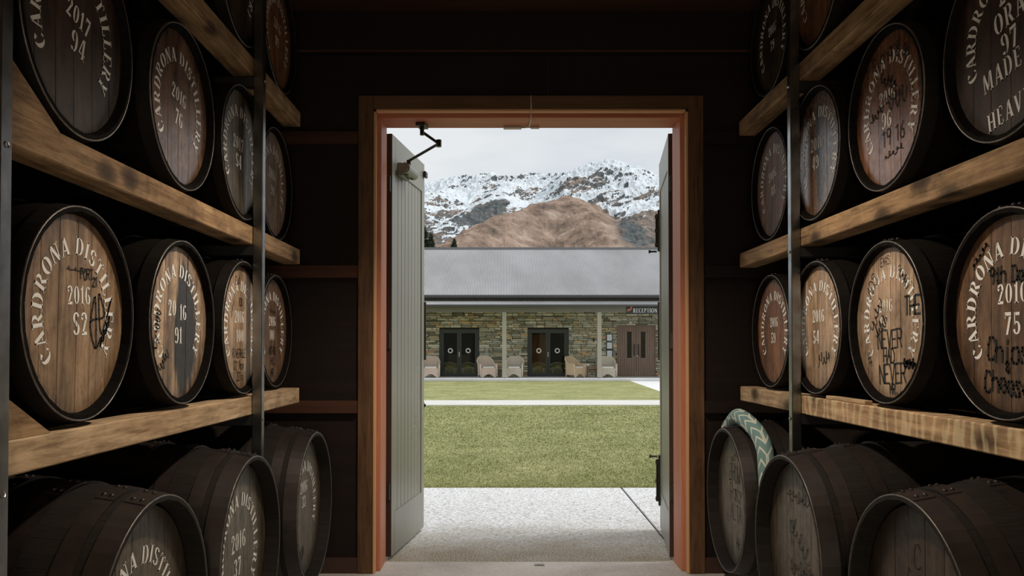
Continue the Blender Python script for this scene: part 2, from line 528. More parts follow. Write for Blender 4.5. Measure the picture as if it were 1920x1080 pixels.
# glass panes
def glass(name, tint=(0.9, 0.93, 0.9), gl=0.10):
    m, nt, bs = new_mat(name)
    nt.nodes.remove(bs)
    out = nt.nodes['Material Output']
    tr = N(nt, 'ShaderNodeBsdfTransparent'); tr.inputs[0].default_value = (*tint, 1)
    g = N(nt, 'ShaderNodeBsdfGlossy'); g.inputs['Roughness'].default_value = 0.02
    fr = N(nt, 'ShaderNodeFresnel'); fr.inputs[0].default_value = 1.5
    ma = N(nt, 'ShaderNodeMath', operation='ADD'); ma.inputs[1].default_value = gl
    nt.links.new(fr.outputs[0], ma.inputs[0])
    mxs = N(nt, 'ShaderNodeMixShader')
    nt.links.new(ma.outputs[0], mxs.inputs[0]); nt.links.new(tr.outputs[0], mxs.inputs[1]); nt.links.new(g.outputs[0], mxs.inputs[2])
    nt.links.new(mxs.outputs[0], out.inputs['Surface'])
    return m
M['glass'] = glass('window_glass', gl=0.0)

# concrete
def concrete(name, lo, hi, sc=2.0):
    m, nt, bs = new_mat(name)
    v = mapping(nt)
    n1 = noise(nt, v, sc, 8, 0.65, 0.4); n2 = noise(nt, v, sc * 30, 3)
    a = mix(nt, 0.3, n1.outputs[0], n2.outputs[0])
    r = ramp(nt, [(0.35, lo), (0.65, hi)])
    nt.links.new(a, r.inputs[0]); nt.links.new(r.outputs[0], bs.inputs['Base Color'])
    bs.inputs['Roughness'].default_value = 0.75
    bump(nt, bs, n2.outputs[0], 0.1, 0.002)
    return m
M['concrete'] = concrete('hall_concrete', srgb(176, 173, 168), srgb(222, 221, 218), 1.6)
M['pale_concrete'] = concrete('pale_path_concrete', srgb(196, 195, 191), srgb(212, 211, 208), 0.8)
M['slab_concrete'] = concrete('verandah_concrete', srgb(214, 215, 216), srgb(228, 229, 230), 0.8)

# exposed aggregate
m, nt, bs = new_mat('exposed_aggregate')
v = mapping(nt)
vo = N(nt, 'ShaderNodeTexVoronoi'); vo.inputs['Scale'].default_value = 85
nt.links.new(v, vo.inputs['Vector'])
sep = N(nt, 'ShaderNodeSeparateColor'); nt.links.new(vo.outputs['Color'], sep.inputs[0])
r = ramp(nt, [(0.0, srgb(160, 156, 150)), (0.3, srgb(214, 215, 216)), (0.7, srgb(238, 240, 242)), (1.0, srgb(252, 252, 253))])
nt.links.new(sep.outputs[0], r.inputs[0])
dr = ramp(nt, [(0.0, 1.0), (0.65, 0.85)]); nt.links.new(vo.outputs['Distance'], dr.inputs[0])
c = mix(nt, 1, r.outputs[0], dr.outputs[0], 'MULTIPLY')
# trodden dirt: a band of brown grit by the sill, with ragged edges
spz = N(nt, 'ShaderNodeSeparateXYZ'); nt.links.new(v, spz.inputs[0])
nn = noise(nt, v, 1.7, 6, 0.65, 0.6)
ma = N(nt, 'ShaderNodeMath', operation='MULTIPLY_ADD'); ma.inputs[1].default_value = 1.9
nt.links.new(nn.outputs[0], ma.inputs[0]); nt.links.new(spz.outputs['Y'], ma.inputs[2])
r2 = ramp(nt, [(0.0, 1.0), (1.0, 0.0)])
mr = N(nt, 'ShaderNodeMapRange'); mr.inputs['From Min'].default_value = 5.95; mr.inputs['From Max'].default_value = 7.1
nt.links.new(ma.outputs[0], mr.inputs['Value']); nt.links.new(mr.outputs[0], r2.inputs[0])
fine = noise(nt, v, 120, 3, 0.6)
fr = ramp(nt, [(0.42, srgb(84, 72, 52)), (0.62, srgb(216, 206, 184))]); nt.links.new(fine.outputs[0], fr.inputs[0])
hf = mix(nt, 1, r2.outputs[0], 0.95, 'MULTIPLY')
c = mix(nt, hf, c, fr.outputs[0])
nt.links.new(c, bs.inputs['Base Color']); bs.inputs['Roughness'].default_value = 0.7
bump(nt, bs, vo.outputs['Distance'], 0.5, -0.003)
M['aggregate'] = m

# lawn
def grass_mat(name, stops, sc=1.0):
    m, nt, bs = new_mat(name)
    v = mapping(nt)
    n1 = noise(nt, v, 0.9 * sc, 6, 0.65, 0.5)
    v2 = mapping(nt, (1, 0.45, 1))
    n2 = noise(nt, v2, 9 * sc, 6, 0.7)
    a = mix(nt, 0.5, n1.outputs[0], n2.outputs[0])
    r = ramp(nt, stops)
    nt.links.new(a, r.inputs[0])
    fine = noise(nt, mapping(nt, (1, 0.5, 1)), 60, 4, 0.7)
    rf = ramp(nt, [(0.3, 0.72), (0.7, 1.22)]); nt.links.new(fine.outputs[0], rf.inputs[0])
    c = mix(nt, 1, r.outputs[0], rf.outputs[0], 'MULTIPLY')
    nt.links.new(c, bs.inputs['Base Color'])
    bs.inputs['Roughness'].default_value = 0.85
    bs.inputs['Specular IOR Level'].default_value = 0.15
    bump(nt, bs, fine.outputs[0], 0.6, 0.02)
    return m
GST = [(0.34, srgb(114, 117, 74)), (0.5, srgb(147, 149, 100)), (0.66, srgb(174, 171, 126))]
M['lawn'] = grass_mat('lawn_turf', GST)
M['far_ground'] = grass_mat('paddock', [(0.3, srgb(116, 112, 70)), (0.7, srgb(150, 136, 92))], 0.1)
m, nt, bs = new_mat('grass_blade')
gi = N(nt, 'ShaderNodeNewGeometry')
n1 = noise(nt, mapping(nt), 0.9, 6, 0.65, 0.5)
a = mix(nt, 0.45, n1.outputs[0], gi.outputs['Random Per Island'])
r = ramp(nt, [(0.2, srgb(128, 132, 84)), (0.5, srgb(154, 156, 106)), (0.8, srgb(182, 180, 132))])
nt.links.new(a, r.inputs[0]); nt.links.new(r.outputs[0], bs.inputs['Base Color'])
bs.inputs['Roughness'].default_value = 0.7; bs.inputs['Specular IOR Level'].default_value = 0.2
M['blade'] = m

# teal chevron sleeve
m, nt, bs = new_mat('teal_chevron_fabric')
uv = N(nt, 'ShaderNodeUVMap')
sx = N(nt, 'ShaderNodeSeparateXYZ'); nt.links.new(uv.outputs[0], sx.inputs[0])
def mth(op, a, b=None, c=None):
    n = N(nt, 'ShaderNodeMath', operation=op)
    for i, x in enumerate((a, b, c)):
        if x is None: continue
        if isinstance(x, bpy.types.NodeSocket): nt.links.new(x, n.inputs[i])
        else: n.inputs[i].default_value = x
    return n.outputs[0]
tri = mth('PINGPONG', mth('MULTIPLY', sx.outputs[0], 4.0), 0.5)
vv = mth('ADD', mth('MULTIPLY', sx.outputs[1], 17.0), mth('MULTIPLY', tri, 1.6))
fr_ = mth('FRACT', vv)
ln = mth('LESS_THAN', fr_, 0.24)
box_ = mth('LESS_THAN', mth('ABSOLUTE', mth('SUBTRACT', tri, 0.06)), 0.05)
ln2 = mth('MAXIMUM', ln, mth('MULTIPLY', box_, mth('GREATER_THAN', mth('FRACT', mth('MULTIPLY', vv, 0.5)), 0.5)))
c = mix(nt, ln2, srgb(112, 146, 146), srgb(208, 212, 198))
nt.links.new(c, bs.inputs['Base Color']); bs.inputs['Roughness'].default_value = 0.85
fz = noise(nt, mapping(nt), 300, 2); bump(nt, bs, fz.outputs[0], 0.3, 0.002)
M['teal'] = m

STONES = []
for i, (lo, hi) in enumerate([((112, 104, 82), (150, 142, 116)), ((132, 120, 88), (172, 156, 118)), ((92, 92, 76), (126, 124, 104)),
                              ((150, 126, 88), (188, 160, 116)), ((122, 122, 106), (160, 160, 142)), ((104, 84, 60), (142, 114, 84)),
                              ((148, 144, 124), (186, 180, 158)), ((70, 70, 56), (102, 98, 80)), ((158, 112, 76), (188, 142, 104))]):
    m, nt, bs = new_mat('schist_stone')
    n1 = noise(nt, mapping(nt, (2, 2, 12), (i, 0, i)), 4, 6, 0.65)
    up = lambda c: srgb(*[min(255, k * 1.2 + 16) for k in c])
    r = ramp(nt, [(0.3, up(lo)), (0.7, up(hi))])
    nt.links.new(n1.outputs[0], r.inputs[0]); nt.links.new(r.outputs[0], bs.inputs['Base Color'])
    bs.inputs['Roughness'].default_value = 0.85
    bump(nt, bs, n1.outputs[0], 0.5, 0.02)
    STONES.append(m)

# ------------------------------------------------------------------ stencil and hand lettering (own glyphs)
def arc(cx, cy, rx, ry, a0, a1, tmax=0.2, tmin=0.06, n=10):
    a0, a1 = radians(a0), radians(a1)
    out = []
    pr = None
    for i in range(n + 1):
        a = a0 + (a1 - a0) * i / n
        t = (tmin + (tmax - tmin) * abs(cos(a)) ** 1.5) / 2
        ux, uy = cos(a), sin(a)
        p = ((cx + (rx + t) * ux, cy + (ry + t) * uy), (cx + (rx - t) * ux, cy + (ry - t) * uy))
        if pr: out.append([pr[0], p[0], p[1], pr[1]])
        pr = p
    return out
def R_(x0, x1, y0, y1): return [[(x0, y0), (x1, y0), (x1, y1), (x0, y1)]]
def D_(x0, y0, x1, y1, t): return [[(x0 - t / 2, y0), (x0 + t / 2, y0), (x1 + t / 2, y1), (x1 - t / 2, y1)]]
def stem(x, t=0.17, y0=0.0, y1=1.0, s=0.06): # stem with slab serifs
    return R_(x - t / 2, x + t / 2, y0, y1) + R_(x - t / 2 - s, x + t / 2 + s, y0, y0 + 0.06) + R_(x - t / 2 - s, x + t / 2 + s, y1 - 0.06, y1)
G = {
 'C': (0.68, arc(.36, .5, .25, .44, 100, 260) + arc(.36, .5, .25, .44, 32, 76, .26) + arc(.36, .5, .25, .44, 284, 322, .14)),
 'A': (0.74, D_(.12, 0, .34, 1, .07) + D_(.60, 0, .38, 1, .19) + R_(.26, .44, .27, .34) + R_(.02, .22, 0, .05) + R_(.48, .73, 0, .05)),
 'R': (0.74, stem(.17) + arc(.33, .73, .20, .235, -82, 82, .17) + D_(.60, 0, .38, .46, .17) + R_(.53, .72, 0, .06)),
 'D': (0.76, stem(.17) + arc(.33, .5, .28, .46, -80, 80, .19)),
 'O': (0.74, arc(.37, .5, .25, .45, 98, 262) + arc(.37, .5, .25, .45, -82, 82)),
 'N': (0.78, R_(.11, .18, 0, 1) + D_(.60, 0, .20, 1, .19) + R_(.60, .67, 0, 1) + R_(.03, .26, 0, .06) + R_(.50, .76, .94, 1)),
 'I': (0.34, stem(.17, .18)),
 'S': (0.62, arc(.31, .73, .19, .22, 15, 255, .17) + arc(.31, .27, .20, .22, -165, 75, .18) + D_(.38, .38, .24, .62, .17)),
 'T': (0.68, stem(.34, .17, 0, .90, .06) + R_(.04, .22, .93, 1) + R_(.46, .64, .93, 1) + R_(.04, .09, .72, 1) + R_(.59, .64, .72, 1)),
 'L': (0.60, stem(.17) + R_(.30, .54, 0, .06) + R_(.49, .54, 0, .27)),
 'E': (0.64, stem(.17) + R_(.30, .56, 0, .06) + R_(.30, .56, .94, 1) + R_(.51, .56, 0, .24) + R_(.51, .56, .76, 1) + R_(.30, .44, .47, .53)),
 'Y': (0.70, stem(.35, .17, 0, .42) + D_(.37, .44, .14, 1, .17) + D_(.38, .44, .56, 1, .07) + R_(.02, .26, .94, 1) + R_(.46, .66, .94, 1)),
 'M': (0.96, R_(.10, .17, 0, 1) + D_(.46, .1, .18, 1, .18) + D_(.48, .1, .70, 1, .07) + R_(.70, .86, 0, 1) + R_(.03, .25, 0, .06) + R_(.63, .93, 0, .06)),
 'H': (0.80, stem(.17) + stem(.62) + R_(.30, .50, .46, .53)),
 'V': (0.74, D_(.36, 0, .14, 1, .18) + D_(.40, 0, .60, 1, .07) + R_(.02, .27, .94, 1) + R_(.49, .71, .94, 1)),
 'P': (0.66, stem(.17) + arc(.33, .73, .20, .235, -84, 84, .17)),
 '0': (0.60, arc(.30, .5, .19, .45, 98, 262, .19) + arc(.30, .5, .19, .45, -82, 82, .19)),
 '1': (0.44, R_(.15, .32, 0, 1) + R_(.06, .41, 0, .06) + D_(.08, .78, .2, .97, .08)),
 '2': (0.60, arc(.29, .74, .18, .21, -20, 170, .19) + D_(.16, .08, .44, .64, .15) + R_(.06, .54, 0, .14) + arc(.13, .74, .04, .05, 0, 350, .1, .1)),
 '3': (0.58, arc(.28, .75, .17, .20, -80, 165, .18) + arc(.28, .27, .19, .22, -165, 80, .18)),
 '4': (0.62, R_(.34, .50, 0, 1) + D_(.08, .28, .32, .96, .08) + R_(.04, .30, .24, .31) + R_(.53, .60, .24, .31) + R_(.26, .58, 0, .05)),
 '5': (0.58, arc(.27, .30, .20, .26, -165, 140, .18) + R_(.10, .17, .50, .98) + R_(.20, .50, .84, .98)),
 '6': (0.60, arc(.30, .5, .20, .45, 98, 262, .19) + arc(.30, .28, .20, .23, -82, 82, .18) + arc(.32, .8, .14, .14, 10, 80, .2)),
 '7': (0.58, R_(.06, .54, .84, 1) + D_(.22, 0, .46, .80, .17) + R_(.06, .12, .70, .9)),
 '8': (0.60, arc(.30, .75, .17, .20, 98, 262, .17) + arc(.30, .75, .17, .20, -82, 82, .17) + arc(.30, .26, .19, .22, 98, 262, .18) + arc(.30, .26, .19, .22, -82, 82, .18)),
 '9': (0.60, arc(.30, .72, .20, .23, 98, 262, .18) + arc(.30, .5, .20, .45, -82, 82, .19) + arc(.28, .2, .14, .14, 190, 260, .2)),
}
SIGN = {
 'R': (0.78, stem(.18, .18) + arc(.33, .74, .21, .23, -90, 90, .17, .08) + R_(.18, .34, .93, 1) + R_(.18, .34, .47, .55) + D_(.63, 0, .40, .5, .18)),
 'P': (0.70, stem(.18, .18) + arc(.33, .73, .21, .235, -90, 90, .17, .08) + R_(.18, .34, .93, 1) + R_(.18, .34, .45, .53)),
 'C': (0.74, arc(.40, .5, .29, .45, 45, 315, .19, .09)),
 'O': (0.84, arc(.42, .5, .32, .45, 0, 360, .19, .09, 20)),
 'E': (0.66, stem(.18, .18) + R_(.18, .58, 0, .08) + R_(.18, .58, .92, 1) + R_(.18, .48, .46, .54) + R_(.52, .58, 0, .2) + R_(.52, .58, .8, 1)),
 'T': (0.72, stem(.36, .18) + R_(.03, .69, .92, 1)),
 'I': (0.36, stem(.18, .19)),
 'N': (0.84, R_(.10, .19, 0, 1) + D_(.68, 0, .18, 1, .18) + R_(.66, .75, 0, 1)),
}
def text_w(s, h, sp=0.10): return sum((G[c][0] + sp) * h if c in G else 0.4 * h for c in s) - sp * h
def emit(mb, polys, fn, y):
    for p in polys:
        q = [fn(a, b) for a, b in p]
        ar = sum(q[i][0] * q[(i + 1) % len(q)][1] - q[(i + 1) % len(q)][0] * q[i][1] for i in range(len(q)))
        if ar < 0: q = q[::-1]
        mb.add([(a, y, b) for a, b in q], [tuple(range(len(q)))])
def text_line(mb, s, cx, cy, h, y, tilt=0.0, wide=1.0, sp=0.10, jit=0):
    W = text_w(s, h, sp) * wide
    x = -W / 2
    ct, st = cos(tilt), sin(tilt)
    for c in s:
        if c not in G: x += 0.4 * h * wide; continue
        wd, polys = G[c]
        jy = random.uniform(-jit, jit)
        emit(mb, polys, lambda a, b: (cx + (x + a * h * wide) * ct - (b * h - h / 2 + jy) * st, cy + (x + a * h * wide) * st + (b * h - h / 2 + jy) * ct), y)
        x += (wd + sp) * h * wide
def text_arc(mb, s, r, h, a0, a1, y, word=None):
    """letters along a circle, radius r to letter middle, from angle a0 down to a1 (degrees, clockwise)"""
    n = len(s)
    tot = sum((G[c][0] + 0.1) if c in G else 0.42 for c in s)
    acc = 0; wi = 0
    for c in s:
        wd = (G[c][0] + 0.1) if c in G else 0.42
        mid = acc + wd / 2
        acc += wd
        if c not in G: wi += 1; continue
        if word is not None and wi != word: continue
        a = radians(a0 + (a1 - a0) * mid / tot)
        k = radians(abs(a1 - a0)) * r / tot   # metres per unit advance
        ux, uy = cos(a), sin(a)
        tx, ty = sin(a), -cos(a)
        jr = random.uniform(-.0015, .0015)
        emit(mb, G[c][1], lambda p, q: (ux * (r + jr + (q - .5) * h) + tx * (p - G[c][0] / 2) * k, uy * (r + jr + (q - .5) * h) + ty * (p - G[c][0] / 2) * k), y)

# single stroke hand letters, digits pairs on a 4 x 6 grid
HW = {
 'A': '002640 1333', 'B': '0006 0645 0645 3503 0342 4200'.replace('0006 0645 0645 3503 0342 4200', '000636453303 33424000 3000'), 'C': '4536160401103041', 'D': '0006264441200 '.replace('0006264441200 ', '00062644412000'),
 'E': '4606000040 0333', 'F': '460600 0333', 'G': '453616040110304333', 'H': '0006 0333 4640 3343', 'I': '2620', 'K': '0006 460240 0240',
 'L': '060040', 'M': '0006224640', 'N': '00064046', 'O': '160401103043453616', 'P': '0006364433 3303'.replace('0006364433 3303', '00063645443303'), 'R': '0006364533033340'.replace('0006364533033340', '000636453303 2340'),
 'S': '4536160514344130100 '.replace('4536160514344130100 ', '45361605143441301001'), 'T': '0646 2620', 'U': '06011030414 '.replace('06011030414 ', '060110304146'), 'V': '062046', 'W': '0610233046', 'Y': '0623 4610',
 'X': '0640 4600', 'J': '364641201001',
 'a': '4334140211303144 4440', 'c': '433414021130', 'd': '4334140211304346', 'e': '0242433414021130 '.replace('0242433414021130 ', '02424334140211304 ').replace('02424334140211304 ', '024243341402113041'),
 'h': '0006 03143443 4340', 'i': '2420 2625', 'n': '0004 03143443 4340', 'o': '1403011030414334 1434', 'p': '04010 '.replace('04010 ', '0400 ') + '0314344341301001', 's': '43341413223130100 '.replace('43341413223130100 ', '433414132231301001'),
 't': '2621304 '.replace('2621304 ', '26213041') + ' 0444', 'r': '0400 03143443', 'v': '042044', 'u': '0401103044 4440', 'y': '0422 4400', 'l': '2620', 'm': '0004 031423 2320 23344340'.replace('23344340', '23344340'),
 '&': '40051626350110304 '.replace('40051626350110304 ', '4005162635021130 3043'), '0': '160401103043453616', '1': '052620', '2': '051636450040', '6': '361402011030413303', '9': '433303051636453000'.replace('433303051636453000', '443313051636454430'), '#': '1016 3036 0242 0444',
 '4': '3036023 '.replace('3036023 ', '30360242'), '3': '0536453323 3342301001', '.': '2021', '!': '2622 2120', '8': '264533133516 '.replace('264533133516 ', '2645330526 3341201033'),
}
def hand_polys(s, cx, cy, h, th, tilt=0, wide=0.62):
    out = []
    x = -len(s) * h * wide * 0.62 * 0.5
    ct, st = cos(tilt), sin(tilt)
    for c in s:
        g = HW.get(c)
        if g:
            dy = random.uniform(-.06, .06) * h
            for strk in g.split():
                pts = [(int(strk[i]), int(strk[i + 1])) for i in range(0, len(strk) - 1, 2)]
                P = []
                for a, b in pts:
                    px_ = x + (a / 4 + random.uniform(-.04, .04)) * h * wide * 0.5
                    py_ = (b / 6 - .5 + random.uniform(-.02, .02)) * h + dy
                    P.append((cx + px_ * ct - py_ * st, cy + px_ * st + py_ * ct))
                out += stroke(P, th)
        x += h * wide * 0.62
    return out
def stroke(P, th):
    out = []
    for (ax, ay), (bx, by) in zip(P, P[1:]):
        dx, dy = bx - ax, by - ay
        l = sqrt(dx * dx + dy * dy) or 1e-6
        ex, ey = dx / l * th * .35, dy / l * th * .35
        nx, ny = -dy / l * th / 2, dx / l * th / 2
        out.append([(ax - ex + nx, ay - ey + ny), (ax - ex - nx, ay - ey - ny), (bx + ex - nx, by + ey - ny), (bx + ex + nx, by + ey + ny)])
    return out
def smooth_line(Q, k=5):
    out = []
    n = len(Q)
    for i in range(n - 1):
        p0, p1, p2, p3 = Q[max(i - 1, 0)], Q[i], Q[i + 1], Q[min(i + 2, n - 1)]
        for j in range(k):
            t = j / k
            out.append(tuple(.5 * ((2 * b) + (-a + c) * t + (2 * a - 5 * b + 4 * c - d) * t * t + (-a + 3 * b - 3 * c + d) * t ** 3) for a, b, c, d in zip(p0, p1, p2, p3)))
    out.append(Q[-1])
    return out
def scribble(cx, cy, w, h, th, rng, loops=7, tilt=0.0):
    P = []
    ph = rng.uniform(0, 6)
    for i in range(loops * 7):
        t = i / (loops * 7)
        a = 2 * pi * loops * t + ph
        r = .5 + .5 * sin(3.1 * a / loops + ph) * rng.uniform(.7, 1)
        x = (t - .5) * w + cos(a) * w * .07
        y = sin(a) * h * .5 * r
        P.append((cx + x * cos(tilt) - y * sin(tilt), cy + x * sin(tilt) + y * cos(tilt)))
    return stroke(P, th)

# ------------------------------------------------------------------ the hall (setting)
ZW = 4.70      # inner face of the door wall
ZO = 4.94      # outer face
CEIL = 3.24
XL, XR = -2.55, 2.80
YB = -7.0
DX0, DX1, DZ = -0.725, 1.025, 2.645     # clear opening
def struct(name, mb, m, parent=None, smooth=False):
    o = mb.build(name, m, parent, smooth)
    if parent is None: o['kind'] = 'structure'
    return o

b = MB(); b.box(XL - .2, XR + .2, YB, ZO, -0.2, 0.0); struct('floor', b, M['concrete'])
b = MB(); b.box(XL - .2, XR + .2, YB, ZO, CEIL, CEIL + .12)
ceil = struct('ceiling', b, M['ply_ceiling'])
for yy in (0.6, 1.8, 3.0, 4.2):
    b = MB(); b.box(XL, XR, yy - .025, yy + .025, CEIL - .02, CEIL - .0005); b.build('ceiling_batten', M['girt'], ceil)
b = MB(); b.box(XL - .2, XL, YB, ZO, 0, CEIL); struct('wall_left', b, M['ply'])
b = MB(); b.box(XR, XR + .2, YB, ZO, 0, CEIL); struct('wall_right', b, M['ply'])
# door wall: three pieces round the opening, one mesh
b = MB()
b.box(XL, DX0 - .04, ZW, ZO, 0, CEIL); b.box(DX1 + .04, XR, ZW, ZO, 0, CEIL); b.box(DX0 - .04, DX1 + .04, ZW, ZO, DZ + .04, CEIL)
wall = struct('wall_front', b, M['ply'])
for z0 in (0.92, 1.70, 2.475):
    for x0, x1 in ((XL, DX0 - .125), (DX1 + .125, XR)):
        g = MB(); g.box(x0, x1, ZW - .045, ZW, z0, z0 + .072, bev=.003); g.build('girt', M['girt'] if x0 < 0 else M['ply'], wall)
g = MB(); g.box(XL, XR, ZW - .06, ZW, 3.0, CEIL - .0005); g.build('lintel', M['ply'], wall)
g = MB(); g.box(XL, XR, ZW - .064, ZW - .06, 3.0, 3.012); g.build('lit_lintel_edge', M['girt'], wall)  # paler strip paints the light along the lintel's lower edge
for x in (-1.62, 0.25, 1.95):
    g = MB(); g.box(x - .002, x + .002, ZW - .004, ZW, 2.75, 3.0); g.build('sheet_joint', M['girt'], wall)
# rear wall behind the camera with a second doorway
b = MB()
b.box(XL - .2, -1.3, YB - .2, YB, 0, CEIL); b.box(1.4, XR + .2, YB - .2, YB, 0, CEIL); b.box(-1.3, 1.4, YB - .2, YB, 2.6, CEIL)
struct('wall_back', b, M['ply'])
# gable skin outside the door wall, roof over the hall
b = MB()
b.prism([(XL - .25, CEIL + .12), (XR + .25, CEIL + .12), (0.15, 4.9)], ZO - .05, ZO - .001)
struct('trim_gable', b, M['beam'])

b = MB()
b.box(-11, XL - .2, ZO - .3, ZO, 0, 3.3); b.box(XR + .2, 16, ZO - .3, ZO, 0, 3.3)
b.prism([(-11, 3.3), (16, 3.3), (16, 3.4), (.15, 6.4), (-11, 3.4)], ZO - .3, ZO - .06)
struct('wall_outside', b, M['beam'])
b = MB()
for sx3, xe in ((-1, XL - .7), (1, XR + .7)):
    b.prism([(.15 + sx3 * 15.9, 3.2), (.15 + sx3 * 15.9, 3.32), (0.15, 6.55), (0.15, 6.43)], YB - .4, ZO + .25)
struct('trim_roof', b, M['gutter'])
# door casing and jambs (trim)
def trim(name, boxes, mat):
    t = MB()
    for bx in boxes: t.box(*bx, bev=.003)
    return struct(name, t, mat)
CW = 0.088
trim('trim_1', [(DX0 - CW - .036, DX0 - .036, ZW - .028, ZW, 0.0, DZ + .115)], M['casing'])
trim('trim_2', [(DX1 + .036, DX1 + CW + .036, ZW - .028, ZW, 0.0, DZ + .115)], M['casing'])
trim('trim_3', [(DX0 - .036, DX1 + .036, ZW - .028, ZW, DZ + .036, DZ + .115)], M['casing_h'])
# jambs
trim('trim_4', [(DX0 - .03, DX0, ZW + .03, ZO + .01, 0, DZ)], M['jamb'])
trim('trim_5', [(DX1, DX1 + .03, ZW + .03, ZO + .01, 0, DZ)], M['jamb'])
trim('trim_6', [(DX0 - .03, DX1 + .03, ZW + .03, ZO + .01, DZ, DZ + .03)], M['jamb_h'])
# lighter liner with a shadow gap
trim('trim_7', [(DX0 - .036, DX0 - .022, ZW - .026, ZW + .018, 0, DZ + .022), (DX1 + .022, DX1 + .036, ZW - .026, ZW + .018, 0, DZ + .022),
                (DX0 - .022, DX1 + .022, ZW - .026, ZW + .018, DZ + .022, DZ + .036)], M['bead'])
b = MB(); b.box(XL, DX0 - .125, ZW - .02, ZW, 0, .09); struct('baseboard_left', b, M['dooredge'])
b = MB(); b.box(DX1 + .125, XR, ZW - .02, ZW, 0, .09); struct('baseboard_right', b, M['dooredge'])

# ------------------------------------------------------------------ the two door leaves
def leaf(name, hx, hy, ang, width, side):
    """local x from hinge (0) to lock edge (width); local -y is the visible (inner) face"""
    e = empty(name, (hx, hy, 0.012), ang)
    e['kind'] = 'structure'
    T = .042; HH = DZ - .03
    st = .105
    # hinge stile, lock stile, rails
    for nm, x0, x1, z0, z1 in (('stile', 0.0, .07, 0, HH), ('stile', width - .075, width, 0, HH),
                               ('rail', .07, width - .075, HH - .21, HH), ('rail', .07, width - .075, 0, .26)):
        q = MB(); q.box(x0, x1, 0, T, z0, z1, bev=.002); q.build(nm, M['doorpaint'], e)
    nb = 8
    bw = (width - .145) / nb
    bm_ = MB(); g = .0035
    # one v-jointed board, shared
    prof = [(g * .3, T * .85), (g * .3, .012), (g + .002, .007), (bw - g - .002, .007), (bw - g * .3, .012), (bw - g * .3, T * .85)]
    vs = [(x, y, .2605) for x, y in prof] + [(x, y, HH - .2105) for x, y in prof]
    n_ = len(prof)
    bm_.add(vs, [tuple(range(n_))[::-1], tuple(range(n_, 2 * n_))] + [(i, (i + 1) % n_, (i + 1) % n_ + n_, i + n_) for i in range(n_)])
    me = recalc(bm_.mesh('board', [M['doorpaint']]))
    for i in range(nb):
        link('board', me, e, (.07 + i * bw, 0, 0))
    # hinge edge
    q = MB(); q.box(-.004, -.0002, .001, T - .001, 0, HH); q.build('edge_lipping', M['dooredge'], e)
    for z in (.35, 1.28, 2.25):
        q = MB(); q.box(-.03, -.004, .006, .03, z, z + .1, bev=.002)
        q.tube([(-.022, .035, z), (-.022, .035, z + .1)], .008, 8)
        q.build('hinge', M['dark_metal'], e)
    return e, T, HH

lw = .86
lang = atan2(5.86 - 5.03, -0.585 + 0.70)
dl, T, HH = leaf('door_1', -0.700, 5.012, lang, .845, -1)
# hinge edge local y=0 face is to the right of travel direction (+x side): good for the left leaf
# closer on the left leaf
cl = MB()
cl.tube([(.10, -.052, HH - .19), (.33, -.052, HH - .19)], .034, 14)
cl.tube([(.085, -.052, HH - .19), (.10, -.052, HH - .19)], .026, 12)
cl.tube([(.33, -.052, HH - .19), (.35, -.052, HH - .19)], .026, 12)
cl.box(.12, .31, -.03, 0, HH - .235, HH - .15, bev=.004)
co = cl.build('door_closer', M['alu'], dl)
for x in (.15, .28):
    q = MB(); q.tube([(x, -.052, HH - .228), (x, -.052, HH - .218)], .012, 8); q.build('screw_cap', M['dark_metal'], co)
# arm runs from the closer spindle to the head shoe, in local coords of the leaf
inv = (Matrix.Translation((-0.700, 5.012, 0.012)) @ Matrix.Rotation(lang, 4, 'Z')).inverted()
sh = inv @ Vector((-0.50, 4.86, DZ - .012)); el = inv @ Vector((-0.405, 4.93, DZ - .10))
q = MB()
q.tube([(.20, -.052, HH - .155), (.20, -.052, HH - .12)], .014, 10)
q.tube([(.20, -.052, HH - .125), tuple(el)], .009, 8)
q.tube([tuple(el + Vector((0, 0, .022))), tuple(el - Vector((0, 0, .02)))], .017, 10)
q.tube([tuple(el), tuple(sh - Vector((0, 0, .035)))], .009, 8)
q.tube([tuple(sh), tuple(sh - Vector((0, 0, .055)))], .013, 10)
q.build('closer_arm', M['dark_metal'], dl)
q = MB(); 
c0 = inv @ Vector((-0.50, 4.86, DZ - .008))
q.box(c0.x - .05, c0.x + .05, c0.y - .028, c0.y + .028, c0.z - .012, c0.z + .006, bev=.003)
q.build('closer_shoe', M['dark_metal'], dl)
# lock edge hardware: top bolt, long pull plate, latch knob
q = MB(); q.box(.80, .862, -.022, 0, HH - .10, HH - .055, bev=.006); q.build('top_bolt', M['dark_metal'], dl)
q = MB(); q.box(.8455, .862, -.012, .03, 1.20, 1.62, bev=.003); q.tube([(.868, .01, 1.22), (.868, .01, 1.60)], .008, 8)
q.tube([(.858, .01, 1.26), (.868, .01, 1.26)], .006, 6); q.tube([(.858, .01, 1.56), (.868, .01, 1.56)], .006, 6)
q.build('pull_handle', M['dark_metal'], dl)
q = MB(); q.box(.8455, .856, .0, .03, .84, .90, bev=.003); q.tube([(.856, .01, .87), (.885, .01, .87)], .008, 8); q.tube([(.88, .01, .87), (.892, .01, .87)], .014, 10)
q.build('latch_knob', M['dark_metal'], dl)
